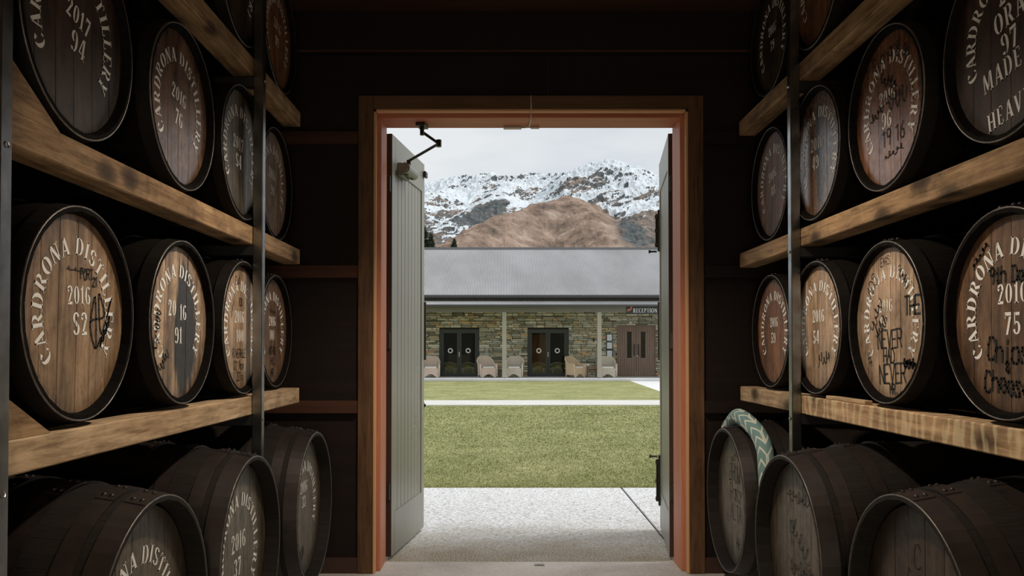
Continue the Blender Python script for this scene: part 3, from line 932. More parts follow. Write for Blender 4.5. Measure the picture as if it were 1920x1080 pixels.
# scuffed white scrape on the lower boards, as flat print in one thin mesh
scuff = paint_mat('white_scuff', srgb(196, 190, 178), .55, 3)
sc = MB(); rr = random.Random(5)
for i in range(70):
    x = .07 + rr.uniform(.38, .66); z = rr.gauss(.78, .2)
    if z < .3 or z > 1.3: continue
    l = rr.uniform(.02, .1); w_ = rr.uniform(.004, .018)
    xx = min(max(x, .08), .75)
    sc.add([(xx, .0055, z), (xx + w_, .0055, z + rr.uniform(-.01, .01)), (xx + w_ * .7, .0055, z + l), (xx + .002, .0055, z + l * .8)], [(0, 1, 2, 3)])
sc.build('scuff_mark', scuff, dl)

rang = atan2(.83, .10)
# right leaf: inner face towards -x; mirror by placing the hinge so local -y faces... use a leaf with its face flipped
dr_, T, HH = leaf('door_2', 1.026 - .014, 5.012, pi / 2 + radians(-7.0), .845, 1)
# flip: local y axis mirrored so that the boarded face looks to the left
for ch in [c for c in bpy.data.objects if c.parent == dr_]:
    ch.scale = (1, -1, 1)
dr_.location.x = 1.012 - .0
for z0, ln_ in ((1.98, .30), (.16, .36)):
    q = MB(); q.box(.80, .825, .0, .014, z0, z0 + ln_, bev=.003); q.tube([(.812, .022, z0 + .03), (.812, .022, z0 + ln_ - .03)], .008, 8)
    for zz in (z0 + .05, z0 + ln_ * .5, z0 + ln_ - .05):
        q.box(.797, .828, .010, .034, zz - .012, zz + .012, bev=.002)
    kz = z0 if z0 > 1 else z0 + ln_ - .01
    q.tube([(.812, .02, kz), (.812, .07, kz)], .007, 8); q.tube([(.812, .064, kz), (.812, .078, kz)], .012, 10)
    q.build('flush_bolt', M['dark_metal'], dr_)
q = MB(); q.box(.8455, .862, -.03, .012, 1.20, 1.62, bev=.003); q.tube([(.868, -.01, 1.22), (.868, -.01, 1.60)], .008, 8)
q.tube([(.858, -.01, 1.26), (.868, -.01, 1.26)], .006, 6); q.tube([(.858, -.01, 1.56), (.868, -.01, 1.56)], .006, 6)
q.build('pull_handle', M['dark_metal'], dr_)

# alarm contact and cable on the door head, socket in the sill
q = MB(); q.box(-.01, .10, 4.90, 4.935, DZ - .014, DZ, bev=.003); o = q.build('alarm_contact', M['plastic'])
tag(o, 'long off-white alarm contact under the door head, left of the hanging cable', 'sensor')
q = MB(); q.box(.155, .21, 4.905, 4.93, DZ - .012, DZ, bev=.003); o = q.build('alarm_contact', M['plastic'])
tag(o, 'short off-white alarm contact under the door head, right of the hanging cable', 'sensor')
q = MB(); q.tube([(.150, ZW - .033, DZ + .112), (.151, ZW - .034, DZ + .03), (.151, ZW - .025, DZ - .006), (.150, ZW + .08, DZ - .008), (.146, ZW + .17, DZ - .007), (.132, ZW + .205, DZ - .008), (.10, ZW + .21, DZ - .008)], .0045, 6)
tag(q.build('sensor_cable', M['plastic'], smooth=True), 'thin pale cable running down over the middle of the door head', 'cable')
q = MB(); q.box(.175, .235, 4.845, 4.875, .0, .006, bev=.002); q.box(.192, .218, 4.852, 4.868, .006, .0075)
tag(q.build('bolt_socket', M['alu']), 'small metal floor bolt socket set in the concrete sill', 'door hardware')

# ------------------------------------------------------------------ racks
def rack(side, XF, sgn, yend, ypost, ynear, levels):
    """XF distance of the rail's aisle face; sgn -1 left, +1 right"""
    e = empty('barrel_rack', (sgn * XF, ypost, 0))
    def lb(x0, x1, y0, y1, z0, z1): # distances outward from the rail face
        a, b_ = sorted((sgn * x0, sgn * x1))
        return (a, b_, y0 - ypost, y1 - ypost, z0, z1)
    for i, zt in enumerate(levels):
        for k, (y0, y1) in enumerate(((ynear, ypost - .0), (ypost + .002, yend))):
            for depth, nm in ((0.0, 'rail'), (.78, 'rail')):
                q = MB(); q.box(*lb(depth, depth + .093, y0, y1, zt - .08, zt), bev=.004)
                o = q.build(nm, (M['pine_saw'] if sgn > 0 and k == 0 else M['pine_b']) if zt < 1.5 else M['pine'], e)
                # shift texture origin so that each rail has its own knots
                off = Vector((0, (i * 2 + k) * .9 + (3.3 if sgn > 0 else 0), i * .7))
                for v_ in o.data.vertices: v_.co += off
                o.location = -off
        for yp in (ypost, ypost - 1.83):
            q = MB(); q.box(*lb(-.012, 1.2, yp - .02, yp + .02, zt - .128, zt - .082), bev=.003)
            q.build('support_arm', M['steel_dark'], e)
    for yp in (ypost, ypost - 1.83, ypost - 3.66):
        for depth in (-.044, 1.15):
            q = MB(); q.box(*lb(depth, depth + .042, yp - .021, yp + .021, 0, CEIL - .001), bev=.003)
            q.build('post', M['steel'], e)
        q = MB()
        for zz in (.98, 1.72, 2.46):
            q.lathe([(0, -.006), (.006, -.004), (.008, 0)], 8, 'x', (sgn * -.046, yp - ypost + .0, zz))
        q.build('bolt_heads', M['chrome'], e)
    return e
LV = (1.083, 1.823, 2.563)
rl = rack('left', 1.10, -1, 4.34, 3.54, -.2, LV)
tag(rl, 'steel and pine barrel rack along the left side of the doorway aisle', 'rack')
rr_ = rack('right', 1.31, 1, 4.52, 3.60, -.2, LV)
tag(rr_, 'steel and pine barrel rack along the right side of the doorway aisle', 'rack')

# ------------------------------------------------------------------ barrels
def radius(t, Rh, Rb):  # t 0..1
    return Rb - (Rb - Rh) * (2 * t - 1) ** 2
def make_kit(Rh, Rb, Ln, ns, th, croze, hoops, nboards, seed):
    """shared meshes for one size of cask. Local: head faces -y, body runs +y, axis through origin."""
    k = {}
    rng = random.Random(seed)
    n = 12
    a = pi / ns * .988
    mb = MB()
    vs = []
    ys = [0, croze] + [Ln * i / 10 for i in range(1, 10)] + [Ln - croze, Ln]
    th0 = th
    for i in range(n + 1):
        y = ys[i]
        t = y / Ln
        th = .009 if i in (0, n) else th0
        r = radius(t, Rh - .004, Rb - .004)
        for rr, aa in ((r, -a), (r * 1.0008, -a * .5), (r * 1.0012, 0), (r * 1.0008, a * .5), (r, a), (r - th, a), (r - th, -a)):
            vs.append((rr * sin(aa), y, rr * cos(aa)))
    th = th0
    fs = []
    for i in range(n):
        for j in range(7):
            j2 = (j + 1) % 7
            fs.append((i * 7 + j, i * 7 + j2, (i + 1) * 7 + j2, (i + 1) * 7 + j))
    fs.append(tuple(range(7))[::-1]); fs.append(tuple(n * 7 + j for j in range(7)))
    mb.add(vs, fs)
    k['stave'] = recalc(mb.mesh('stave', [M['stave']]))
    k['ns'] = ns
    # hoops
    k['hoops'] = []
    for (s0, s1) in hoops:
        mb = MB()
        prof = []
        r0, r1 = radius(s0 / Ln, Rh, Rb), radius(s1 / Ln, Rh, Rb)
        prof = [(r0 - .003, s0), (r0 + .0015, s0), (r1 + .0015, s1), (r1 - .003, s1)]
        mb.lathe(prof, 56, 'y', closed=True)
        # overlap plate with rivets
        aa = .30
        for q0 in range(4):
            t0 = pi / 2 - .16 + q0 * .08
            pts = []
            for (rr, yy) in ((r0 + .0035, s0 + .0005), (r1 + .0035, s1 - .0005)):
                for tt in (t0, t0 + .08): pts.append((rr * cos(tt), yy, rr * sin(tt)))
            for (rr, yy) in ((r0 + .0005, s0 + .0005), (r1 + .0005, s1 - .0005)):
                for tt in (t0, t0 + .08): pts.append((rr * cos(tt), yy, rr * sin(tt)))
            mb.add(pts, [(0, 1, 3, 2), (4, 6, 7, 5), (0, 4, 5, 1), (2, 3, 7, 6), (0, 2, 6, 4), (1, 5, 7, 3)])
        me = recalc(mb.mesh('hoop', [M['hoop']]))
        rv = MB()
        for tt in (pi / 2 - .10, pi / 2 + .10):
            for fy in (.3, .7):
                yy = s0 + (s1 - s0) * fy; rr = r0 + (r1 - r0) * fy + .003
                c_ = Vector((rr * cos(tt), yy, rr * sin(tt))); nrm = Vector((cos(tt), 0, sin(tt)))
                rv.tube([c_, c_ + nrm * .003, c_ + nrm * .006], [.0075, .0065, .003], 8)
        rvm = rv.mesh('rivets', [M['rivet']])
        k['hoops'].append((me, rvm))
    # head boards in three layouts
    k['boards'] = []
    Ri = Rh - th - .002
    for var in range(3):
        ws = [rng.uniform(.8, 1.25) for _ in range(nboards)]
        tot = sum(ws); x = -Ri
        lst = []
        for w_ in ws:
            x1 = x + w_ / tot * 2 * Ri
            g = .0015
            a0, a1 = x + g, x1 - g
            pts = []
            m_ = 7
            for j in range(m_ + 1):
                xx = a0 + (a1 - a0) * j / m_
                xx = max(-Ri + .0005, min(Ri - .0005, xx))
                pts.append((xx, -sqrt(max(0, Ri * Ri - xx * xx))))
            for j in range(m_, -1, -1):
                xx = a0 + (a1 - a0) * j / m_
                xx = max(-Ri + .0005, min(Ri - .0005, xx))
                pts.append((xx, sqrt(max(0, Ri * Ri - xx * xx))))
            mb = MB(); yo = croze + rng.uniform(0, .0006)
            mb.prism(pts, yo, yo + .016)
            lst.append(recalc(mb.mesh('head_board', [M['stave']])))
            x = x1
        k['boards'].append(lst)
    mb = MB()
    pts = [(Ri * cos(2 * pi * j / 32), Ri * sin(2 * pi * j / 32)) for j in range(32)]
    mb.prism(pts, croze + .010, croze + .022)
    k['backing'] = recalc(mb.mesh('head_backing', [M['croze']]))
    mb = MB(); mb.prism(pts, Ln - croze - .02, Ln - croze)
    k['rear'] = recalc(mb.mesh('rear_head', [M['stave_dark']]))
    k['croze'] = croze
    mb = MB(); mb.tube([((Rh - .001) * cos(2 * pi * j / 64), .002, (Rh - .001) * sin(2 * pi * j / 64)) for j in range(64)], .0028, 6, closed=True)
    k['rim'] = mb.mesh('hoop_edge', [M['rim']], True)
    k['Ri'] = Ri
    return k

KS = make_kit(.280, .310, .88, 26, .018, .024, [(.003, .045), (.16, .195), (.30, .34), (.54, .58), (.685, .72), (.835, .877)], 6, 3)
KL = make_kit(.362, .420, 1.06, 30, .026, .055, [(.003, .062), (.085, .135), (.215, .262), (.345, .392), (.67, .715), (.80, .845), (.925, .975), (1.0, 1.057)], 7, 8)

WHITE = srgb(242, 242, 238)
def make_barrel(big, sgn, XF, y, z, label, lines, hm, group, hand=(), arctext=True, tilt=0.0, tcol=None, wear=.40, grey=False, dark_body=None, roll=None, textlift=1.0, a0=222, a1=-40, extra=None):
    K = KL if big else KS
    rng = random.Random(int(abs(y * 917 + z * 331 + sgn * 57)))
    e = empty('whisky_cask' if big else 'whisky_barrel', (sgn * XF, y, z), -sgn * pi / 2, label, 'barrel', group)
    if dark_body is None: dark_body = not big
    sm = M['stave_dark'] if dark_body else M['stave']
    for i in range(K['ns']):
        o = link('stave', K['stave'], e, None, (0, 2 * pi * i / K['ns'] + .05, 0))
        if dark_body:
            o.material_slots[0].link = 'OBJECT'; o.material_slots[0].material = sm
    rl_ = roll if roll is not None else rng.uniform(-.15, .3)
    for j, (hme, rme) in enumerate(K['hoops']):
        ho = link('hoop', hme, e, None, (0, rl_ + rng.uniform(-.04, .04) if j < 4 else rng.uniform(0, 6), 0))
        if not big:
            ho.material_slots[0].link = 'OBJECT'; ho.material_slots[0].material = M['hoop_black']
        link('rivets', rme, ho)['kind'] = 'stuff'
    var = rng.randrange(3)
    tw = rng.uniform(-.04, .04) + tilt * .3
    for bme in K['boards'][var]:
        o = link('head_board', bme, e, None, (0, tw, 0))
        o.material_slots[0].link = 'OBJECT'; o.material_slots[0].material = hm
    link('head_backing', K['backing'], e)
    link('hoop_edge', K['rim'], e)
    link('rear_head', K['rear'], e)
    # lettering
    yy = K['croze'] - .0008
    S = 1.12 if big else 1.0
    pm = paint_mat('stencil_paint', tcol or WHITE, wear - .06, rng.uniform(0, 9))
    st0 = random.getstate(); random.seed(rng.random())
    if arctext:
        for wi_ in (0, 1):
            mb = MB(); text_arc(mb, 'CARDRONA DISTILLERY', .178 * S, .047 * S, a0, a1, yy, wi_)
            mb.build('arched_word', pm, e)['kind'] = 'stuff'
    for (s, cx, cy, h, tl) in lines:
        mb = MB(); text_line(mb, s, cx * S, cy * S, h * S, yy, tl + tilt, .92)
        mb.build('stencil_number' if s[0] in '0123456789' else 'stencil_word', pm, e)['kind'] = 'stuff'
    if hand:
        for hnd in hand:
            hb = MB()
            if hnd[0] == 'p':
                P = stroke(smooth_line(hnd[1]), hnd[2])
            elif hnd[0] == 's':
                _, cx, cy, w_, h_, th, lp, tl = hnd
                P = scribble(cx * S, cy * S, w_ * S, h_ * S, th * S, rng, lp, tl)
            else:
                s, cx, cy, h_, th, tl = hnd
                P = hand_polys(s, cx * S, cy * S, h_ * S, th * S, tl, .95)
            emit(hb, P, lambda a, b: (a, b), yy - .0004)
            hb.build('handwriting', M['marker'], e)['kind'] = 'stuff'
    random.setstate(st0)
    return e
M['marker'] = paint_mat('black_marker', (0.010, 0.009, 0.008), .30, 2.2)

TAN = (srgb(98, 74, 54), srgb(190, 158, 122))
PALE = (srgb(118, 92, 70), srgb(208, 180, 150))
BRN = (srgb(76, 54, 40), srgb(150, 116, 86))
GRY = (srgb(66, 58, 46), srgb(128, 116, 94))
RED = (srgb(84, 54, 36), srgb(162, 112, 76))
DRK = (srgb(44, 33, 25), srgb(88, 68, 52))
c1 = lambda a, b_, h1=.05, h2=.055, yo=.055, y2=-.03, t=0.0: [(a, 0, yo, h1, t), (b_, .012, y2, h2, t)]
RB = .297      # barrel centre above the rail top
gl, grr = 'barrels on the left rack', 'barrels on the right rack'
R1, R2, R3 = LV[0] + RB, LV[1] + RB, LV[2] + RB
# --- left rack, lowest shelf (row 1)
make_barrel(0, -1, 1.105, 2.13, R1, 'tan barrel head stencilled 2016 and S2 with a big black signature', [('2016', .015, .05, .050, .04), ('S2', .022, -.025, .062, .04)],
            head_mat(1, *TAN, stain=.35, spos=.56), gl, [('p', [(.075,-.02),(.10,.05),(.105,-.09),(.075,-.02),(.15,.0),(.12,.06),(.135,-.05),(.19,.05),(.165,.0)], .006), ('p', [(.11,-.09),(.135,-.06),(.13,-.085),(.15,-.04),(.145,-.07),(.165,-.02),(.16,-.05),(.18,.0),(.175,-.03)], .006), ('FORT', .055, .108, .028, .004, .0), ('s', .0, .115, .10, .015, .003, 3, 0), ('21', .1, .092, .024, .004, 0)], a0=226, a1=-38)
make_barrel(0, -1, 1.105, 2.80, R1, 'barrel head with a wide black tar stain, stencilled 2016 and 91', [('20', -.055, .048, .055, 0), ('16', .038, .036, .055, 0), ('91', .0, -.045, .058, 0)],
            head_mat(42, *PALE, stain=.85, spos=.52, sc=.8, stain_or_shadow=(.055, -.01, .11, .26)), gl, [('s', -.17, .0, .07, .05, .004, 6, 1.4), ('s', -.12, -.13, .08, .05, .004, 5, .8), ('KA', -.18, -.07, .04, .004, .6)])
make_barrel(0, -1, 1.105, 3.45, R1, 'pale barrel head stencilled 2016 and 100, dated by hand', [('2016', -.01, .045, .052, 0), ('100', .0, -.035, .055, 0)],
            head_mat(5, *PALE, stain=.3, spos=.6), gl, [('RIVERHLE', -.01, -.11, .036, .0035, 0), ('02 Nov', -.01, -.16, .036, .0035, 0), ('2016', 0, -.205, .036, .0035, 0), ('EX', .01, .11, .03, .0045, 0), ('Cut', -.03, .2, .035, .003, .1), ('s', -.1, .08, .08, .02, .003, 3, 1.2)])
make_barrel(0, -1, 1.150, 4.09, R1, 'scrawled brown barrel head beside the steel post, lowest shelf, far left end', [('2016', -.005, .05, .050, 0), ('101', -.01, -.02, .052, 0)],
            head_mat(8, *BRN, stain=.5), gl, [('J-J', .0, -.06, .04, .004, 0), ('ANTHRO', .0, -.10, .036, .0045, 0), ('HILL', .01, -.15, .036, .0045, 0), ('MR', .0, -.21, .04, .005, 0), ('s', 0, .10, .1, .03, .004, 4, 0)])
# --- left rack, middle shelf (row 2)
make_barrel(0, -1, 1.105, 2.11, R2, 'big dark barrel head stencilled 2017 and 94, nearest on the left', [('2017', .02, .045, .052, -.15), ('94', .02, -.03, .060, -.12)],
            head_mat(11, *DRK, stain=.5), gl, tilt=-.10, a0=215, a1=-40, wear=.36)
make_barrel(0, -1, 1.105, 2.79, R2, 'brown barrel head stencilled 2016 and 76 between dark and grey ones', [('2016', 0, .045, .052, -.12), ('76', 0, -.035, .055, -.1)],
            head_mat(12, *BRN, stain=.4, rough=.30, spec=.8), gl, rl_ if False else (), tilt=-.06, wear=.42)
make_barrel(0, -1, 1.105, 3.43, R2, 'grey brown barrel head stencilled 2017 and S4 left of the post', [('2017', -.015, .04, .055, -.03), ('S4', -.01, -.035, .060, -.03)],
            head_mat(13, *GRY, stain=.5, spos=.52, stain_or_shadow=(.06, 0, .03, .3)), gl, wear=.36)  # narrow dark ellipse is the post's shadow painted on this head
make_barrel(0, -1, 1.150, 4.08, R2, 'worn brown barrel head with faint numbers right of the left post, middle shelf', [('2016', -.01, .05, .050, -.1), ('90', 0, -.03, .052, -.1)],
            head_mat(14, *TAN, stain=.45), gl, wear=.47)
# --- left rack, top shelf (row 3)
make_barrel(0, -1, 1.105, 3.40, R3, 'dark top shelf barrel just left of the left post', [('2016', 0, .05, .050, 0), ('92', 0, -.03, .052, 0)],
            head_mat(15, *DRK, stain=.5), gl, wear=.44)
make_barrel(0, -1, 1.120, 4.04, R3, 'reddish top shelf barrel just right of the left post', [('2016', 0, .05, .050, -.1), ('89', 0, -.03, .052, -.1)],
            head_mat(16, *RED, stain=.35), gl, wear=.5)
# --- right rack, lowest shelf
make_barrel(0, 1, 1.310, 2.14, R1, 'brown barrel head marked 75 with Chips and Cheese written by hand', [('2016', .01, .055, .055, 0), ('75', .01, -.025, .060, 0)],
            head_mat(21, *BRN, stain=.45, spos=.54), grr, [('9th Dec', .0, .105, .042, .0065, -.05), ('Chips', -.01, -.098, .060, .0075, -.05), ('&', -.01, -.142, .03, .006, 0), ('Cheese', -.015, -.185, .056, .0075, -.05), ('s', -.13, .17, .10, .02, .005, 5, .7)], roll=0)
make_barrel(0, 1, 1.310, 2.81, R1, 'pale barrel head scrawled with Never Had Never', [('2016', -.03, .06, .045, 0), ('94', -.04, 0, .045, 0)],
            head_mat(62, *PALE, stain=.25, spos=.6), grr, [('NEVER', .0, -.055, .062, .0055, .04), ('HAD', -.005, -.115, .048, .0055, .03), ('NEVER', .02, -.175, .066, .006, .06), ('MR.', .03, -.228, .035, .0045, .05), ('THE', .16, .05, .06, .007, 0),
             ('s', -.10, .03, .12, .05, .004, 5, 1.0), ('s', -.06, -.01, .10, .06, .004, 6, .6), ('ADS', -.13, .14, .05, .003, .8), ('s', .10, .15, .09, .04, .003, 5, -.8), ('s', .14, -.14, .08, .04, .007, 7, 0), ('#', -.15, -.13, .05, .003, .4), ('EARS', -.03, .215, .03, .002, .1)], wear=.52)
make_barrel(0, 1, 1.310, 3.44, R1, 'tan barrel head stencilled 2016 and 54 with a small signature', [('2016', -.01, .05, .055, 0), ('54', -.035, -.04, .058, 0)],
            head_mat(23, *PALE, stain=.3, spos=.6), grr, [('s', .05, -.13, .13, .07, .0045, 5, .1)])
make_barrel(0, 1, 1.330, 4.08, R1, 'orange brown barrel head stencilled 2016 and 59 at the far right end', [('2016', 0, .045, .050, 0), ('59', -.01, -.035, .055, 0)],
            head_mat(24, *RED, stain=.4), grr, wear=.4)
# --- right rack, middle shelf
make_barrel(0, 1, 1.310, 2.13, R2, 'very dark barrel head stencilled 97 Made in Heaven', [('201', .0, .125, .058, .12), ('ORA', .0, .055, .060, .12), ('97', .0, -.015, .060, .12), ('MADE', -.035, -.085, .055, .10), ('IN', .095, -.128, .050, .10), ('HEAVEN', .015, -.195, .052, .08)],
            head_mat(31, *DRK, stain=.55), grr, a0=205, a1=-30, wear=.42, tilt=.08)
make_barrel(0, 1, 1.310, 2.80, R2, 'glossy barrel head marked 96 covered in looping black writing', [('2016', -.015, .05, .050, 0), ('96', -.02, -.03, .060, 0)],
            head_mat(32, *RED, stain=.35, rough=.25, spec=.9), grr, [('Richard', -.02, .20, .05, .0045, .1), ('& 96', .10, .17, .04, .0045, -.3), ('s', .0, .10, .13, .05, .006, 5, -.4), ('s', .05, .03, .14, .08, .005, 6, .0), ('s', -.09, .01, .1, .04, .005, 5, .3), ('19 16', .03, -.095, .055, .005, .0), ('s', .03, -.155, .14, .03, .004, 5, .1)], wear=.5)
make_barrel(0, 1, 1.310, 3.44, R2, 'glossy dark barrel head stencilled 2016 and 49 right of the post', [('2016', -.015, .05, .058, 0), ('49', -.03, -.03, .060, 0)],
            head_mat(33, *BRN, stain=.7, spos=.5, rough=.26, spec=.9, stain_or_shadow=(.02, .0, .05, .3)), grr, [('s', -.1, .18, .12, .06, .003, 5, .5)])  # tall dark ellipse paints post shade into the head colour
make_barrel(0, 1, 1.330, 4.08, R2, 'orange brown middle shelf barrel with faint 2016 left of the right post', [('2016', -.01, .05, .050, .1), ('48', 0, -.03, .052, .1)],
            head_mat(34, *RED, stain=.45), grr, wear=.47, tilt=.05)
# --- right rack, top shelf
make_barrel(0, 1, 1.310, 3.43, R3, 'brown top shelf barrel just right of the right post', [('2016', 0, .05, .050, 0), ('88', 0, -.03, .052, 0)],
            head_mat(35, *RED, stain=.35), grr, wear=.42)
make_barrel(0, 1, 1.330, 4.08, R3, 'dark top shelf barrel scrawled over, left of the right post', [('2016', 0, .05, .050, 0), ('79', 0, -.03, .052, 0)],
            head_mat(36, *DRK, stain=.5), grr, [('s', 0, 0, .3, .1, .004, 9, .3), ('s', 0, -.1, .2, .1, .004, 7, -.2)], wear=.45)
# --- big casks on the floor
ZC = .515
gf = 'large casks on the floor'
make_barrel(1, -1, .957, 2.26, ZC, 'large floor cask nearest on the left, its head cut by the frame', [('2016', 0, .05, .055, 0), ('35', 0, -.03, .06, 0)],
            head_mat(71, *GRY, stain=.4, spos=.54), gf, grey=True, roll=-.12, a0=215, a1=-35)
make_barrel(1, -1, .957, 3.10, ZC, 'large floor cask stencilled 2016 and 37', [('2016', -.01, .04, .062, 0), ('37', -.02, -.045, .062, 0)],
            head_mat(72, *GRY, stain=.35, spos=.58), gf, roll=.10, a0=215, a1=-42, grey=True)
make_barrel(1, -1, .930, 4.00, ZC, 'large floor cask stencilled 2016 and 33 nearest the left door jamb', [('2016', -.02, .09, .050, 0), ('33', -.02, .025, .052, 0)],
            head_mat(73, *GRY, stain=.25, spos=.6), gf, [('NEER', -.06, -.20, .04, .006, .4)], roll=.15, a0=190, a1=-32)
make_barrel(1, 1, 1.105, 2.265, ZC, 'large unlettered floor cask nearest on the right', [], head_mat(74, *DRK, stain=.5), gf,
            [('s', .03, .10, .2, .06, .003, 7, 0), ('C', -.02, .17, .06, .003, 0)], arctext=False, roll=0, grey=True)
make_barrel(1, 1, 1.070, 3.12, ZC, 'middle floor cask on the right, grey head written over in thin pen', [], head_mat(75, *GRY, stain=.4), gf,
            [('s', .0, .18, .2, .05, .003, 7, 0), ('BARN', .05, -.13, .045, .003, -.1), ('P', -.05, .05, .08, .003, .2), ('s', .02, .03, .2, .08, .003, 6, -.6), ('s', .03, -.06, .22, .06, .003, 8, .1), ('s', .05, -.21, .2, .05, .003, 7, .1)], arctext=False, roll=-.1, grey=True)
make_barrel(1, 1, 1.130, 4.19, ZC, 'large floor cask with a teal patterned sleeve draped over it', [], head_mat(76, *GRY, stain=.3), gf,
            [('BROWN', .02, .12, .075, .0045, 0), ('Racy', .02, .03, .08, .0045, .1), ('ALTA', .02, -.06, .075, .0045, 0), ('HH', .05, -.19, .05, .0045, 0), ('s', 0, .2, .15, .04, .003, 5, .4)], arctext=False, roll=-.05, grey=True)

# timber runners the floor casks lie on
for sg, X0, nm in ((-1, .957, 'left'), (1, 1.105, 'right')):
    for k, off in enumerate((.34, .74)):
        q = MB()
        x = sg * (X0 + off)
        q.box(x - .05, x + .05, .9, 4.62, .0, ZC - .425, bev=.004)
        o = q.build('timber_runner', M['pine'])
        tag(o, '%s long pine runner under the %s row of floor casks' % (('front', 'rear')[k], nm), 'timber')
# wedges
def wedge(x, y, z, ln, ht, dep, label, sg, fl=1):
    q = MB()
    q.prism([(0, 0), (fl * ln, 0), (0, ht)], 0, dep, 'yz')
    me = recalc(q.mesh('wooden_wedge', [M['pine']]))
    o = link('wooden_wedge', me, None, (x, y, z))
    tag(o, label, 'wedge', 'wedges that chock the left barrels')
wedge(-1.105 - .09, 1.725, LV[1] + .001, .28, .16, .09, 'pine wedge chocking the near side of the dark 94 barrel', -1)
wedge(-1.105 - .09, 1.735, LV[0] + .001, .24, .13, .09, 'pine wedge chocking the near side of the S2 barrel', -1)
q = MB(); q.box(1.32, 1.35, 2.98, 3.34, LV[0] + .001, LV[0] + .015, bev=.002)
tag(q.build('packing_slip', M['pine_b']), 'thin wooden shim on the lower right shelf beside the 54 barrel', 'shim')

# teal sleeve over the far right cask
pts = []
cx, cz = 4.19, ZC
ra = .362 + .020 + .044
na = 46
for i in range(na + 1):
    a = radians(134 - i / na * 150)          # from door side over the top to the camera side
    yy = cx + ra * cos(a) * 1.0
    # camera side has smaller y
    yy = cx - (ra * cos(pi - a)) * -1 if False else cx + ra * cos(a)
    pts.append((1.13 + .085 + .012 * sin(i * .3) + (i / na) * .02, cx - (ra + .01) * cos(a), cz + (ra + .0) * sin(a)))
mbt = MB()
rs = [.040 * min(1, .45 + i / 4, .45 + (na - i) / 4) for i in range(na + 1)]
mbt.tube(pts, rs, 16)
me = mbt.mesh('draught_sleeve', [M['teal']], True)
uvl = me.uv_layers.new(name='UVMap')
for p in me.polygons:
    vi = list(p.vertices)
    if len(vi) > 4: continue
    ring = [v_ // 16 for v_ in vi]; kk = [v_ % 16 for v_ in vi]
    wrap = (0 in kk and 15 in kk)
    for li, v_ in zip(p.loop_indices, vi):
        k_ = v_ % 16
        if wrap and k_ == 0: k_ = 16
        uvl.data[li].uv = (k_ / 16, (v_ // 16) / na)
o = link('draught_sleeve', me)
tag(o, 'teal and white patterned stuffed fabric tube draped over the far right floor cask', 'fabric tube')

# ------------------------------------------------------------------ fill lamps added out of view to brighten the hall
for i, (x, y) in enumerate(((-.15, -1.1), (.15, -3.9))):
    e = empty('fill_pendant', (x, y, CEIL), 0, ('nearer' if i == 0 else 'farther') + ' dark metal pendant fill lamp, added unseen behind the viewpoint', 'lamp')
    q = MB(); q.tube([(0, 0, 0), (0, 0, -.35)], .004, 6); q.build('cord', M['black_frame'], e)
    q = MB(); q.lathe([(.02, -.33), (.05, -.36), (.16, -.46), (.165, -.47), (.15, -.465), (.045, -.37), (.02, -.35)], 24, 'z', closed=True); q.build('lamp_shade', M['steel_dark'], e, True)
    q = MB(); q.lathe([(.0, -.36), (.02, -.37), (.035, -.41), (.03, -.44), (.0, -.455)], 16, 'z'); q.build('bulb', simple('fill_bulb', (1, .8, .6), .5, emis=((1.0, .78, .52), 12)), e, True)
    ld = bpy.data.lights.new('lamp_fill_light', 'POINT'); ld.energy = LAMP_FILL; ld.color = (1.0, .76, .52); ld.shadow_soft_size = .12
    lo = bpy.data.objects.new('lamp_fill_light', ld); col.objects.link(lo); lo.parent = e; lo.location = (0, 0, -.52)

e = empty('fill_pendant', (.10, 3.0, CEIL), 0, 'dark metal pendant fill lamp, added unseen above the aisle nearest the doorway', 'lamp')  # fill lamp added above the view to brighten the far heads
q = MB(); q.tube([(0, 0, 0), (0, 0, -.36)], .004, 6); q.build('cord', M['black_frame'], e)
q = MB(); q.lathe([(.02, -.33), (.05, -.35), (.13, -.43), (.135, -.44), (.12, -.435), (.045, -.36), (.02, -.35)], 24, 'z', closed=True); q.build('lamp_shade', M['steel_dark'], e, True)
q = MB(); q.lathe([(.0, -.36), (.02, -.37), (.03, -.39), (.025, -.41), (.0, -.42)], 16, 'z'); q.build('bulb', simple('fill_bulb', (1, .8, .6), .5, emis=((1.0, .78, .52), 8)), e, True)
ld = bpy.data.lights.new('pendant_fill_light', 'SPOT'); ld.energy = PENDANT_FILL; ld.color = (1.0, .85, .68); ld.shadow_soft_size = .05
ld.spot_size = radians(132); ld.spot_blend = .55
lo = bpy.data.objects.new('pendant_fill_light', ld); col.objects.link(lo); lo.parent = e; lo.location = (0, 0, -.45)
# globe fill lamp, added unseen just behind the viewpoint
e = empty('fill_globe_lamp', (0.05, -.75, 0), 0, 'globe fill lamp on a stand, added unseen behind the viewpoint', 'lamp')
q = MB(); q.lathe([(0, 0), (.16, 0), (.16, .015), (.02, .03), (0, .03)], 24, 'z'); q.build('base', M['steel_dark'], e)
q = MB(); q.tube([(0, 0, .03), (0, 0, 1.02)], .012, 10); q.build('pole', M['steel_dark'], e)
q = MB(); q.lathe([(0, 1.02), (.06, 1.03), (.11, 1.08), (.13, 1.15), (.11, 1.22), (.06, 1.27), (0, 1.28)], 24, 'z'); q.build('globe', simple('fill_globe', (1, .85, .65), .5, emis=((1.0, .78, .52), 6)), e, True)
ld = bpy.data.lights.new('globe_fill_light', 'POINT'); ld.energy = GLOBE_FILL; ld.color = (1.0, .84, .66); ld.shadow_soft_size = .16
lo = bpy.data.objects.new('globe_fill_light', ld); col.objects.link(lo); lo.parent = e; lo.location = (0, 0, 1.15)

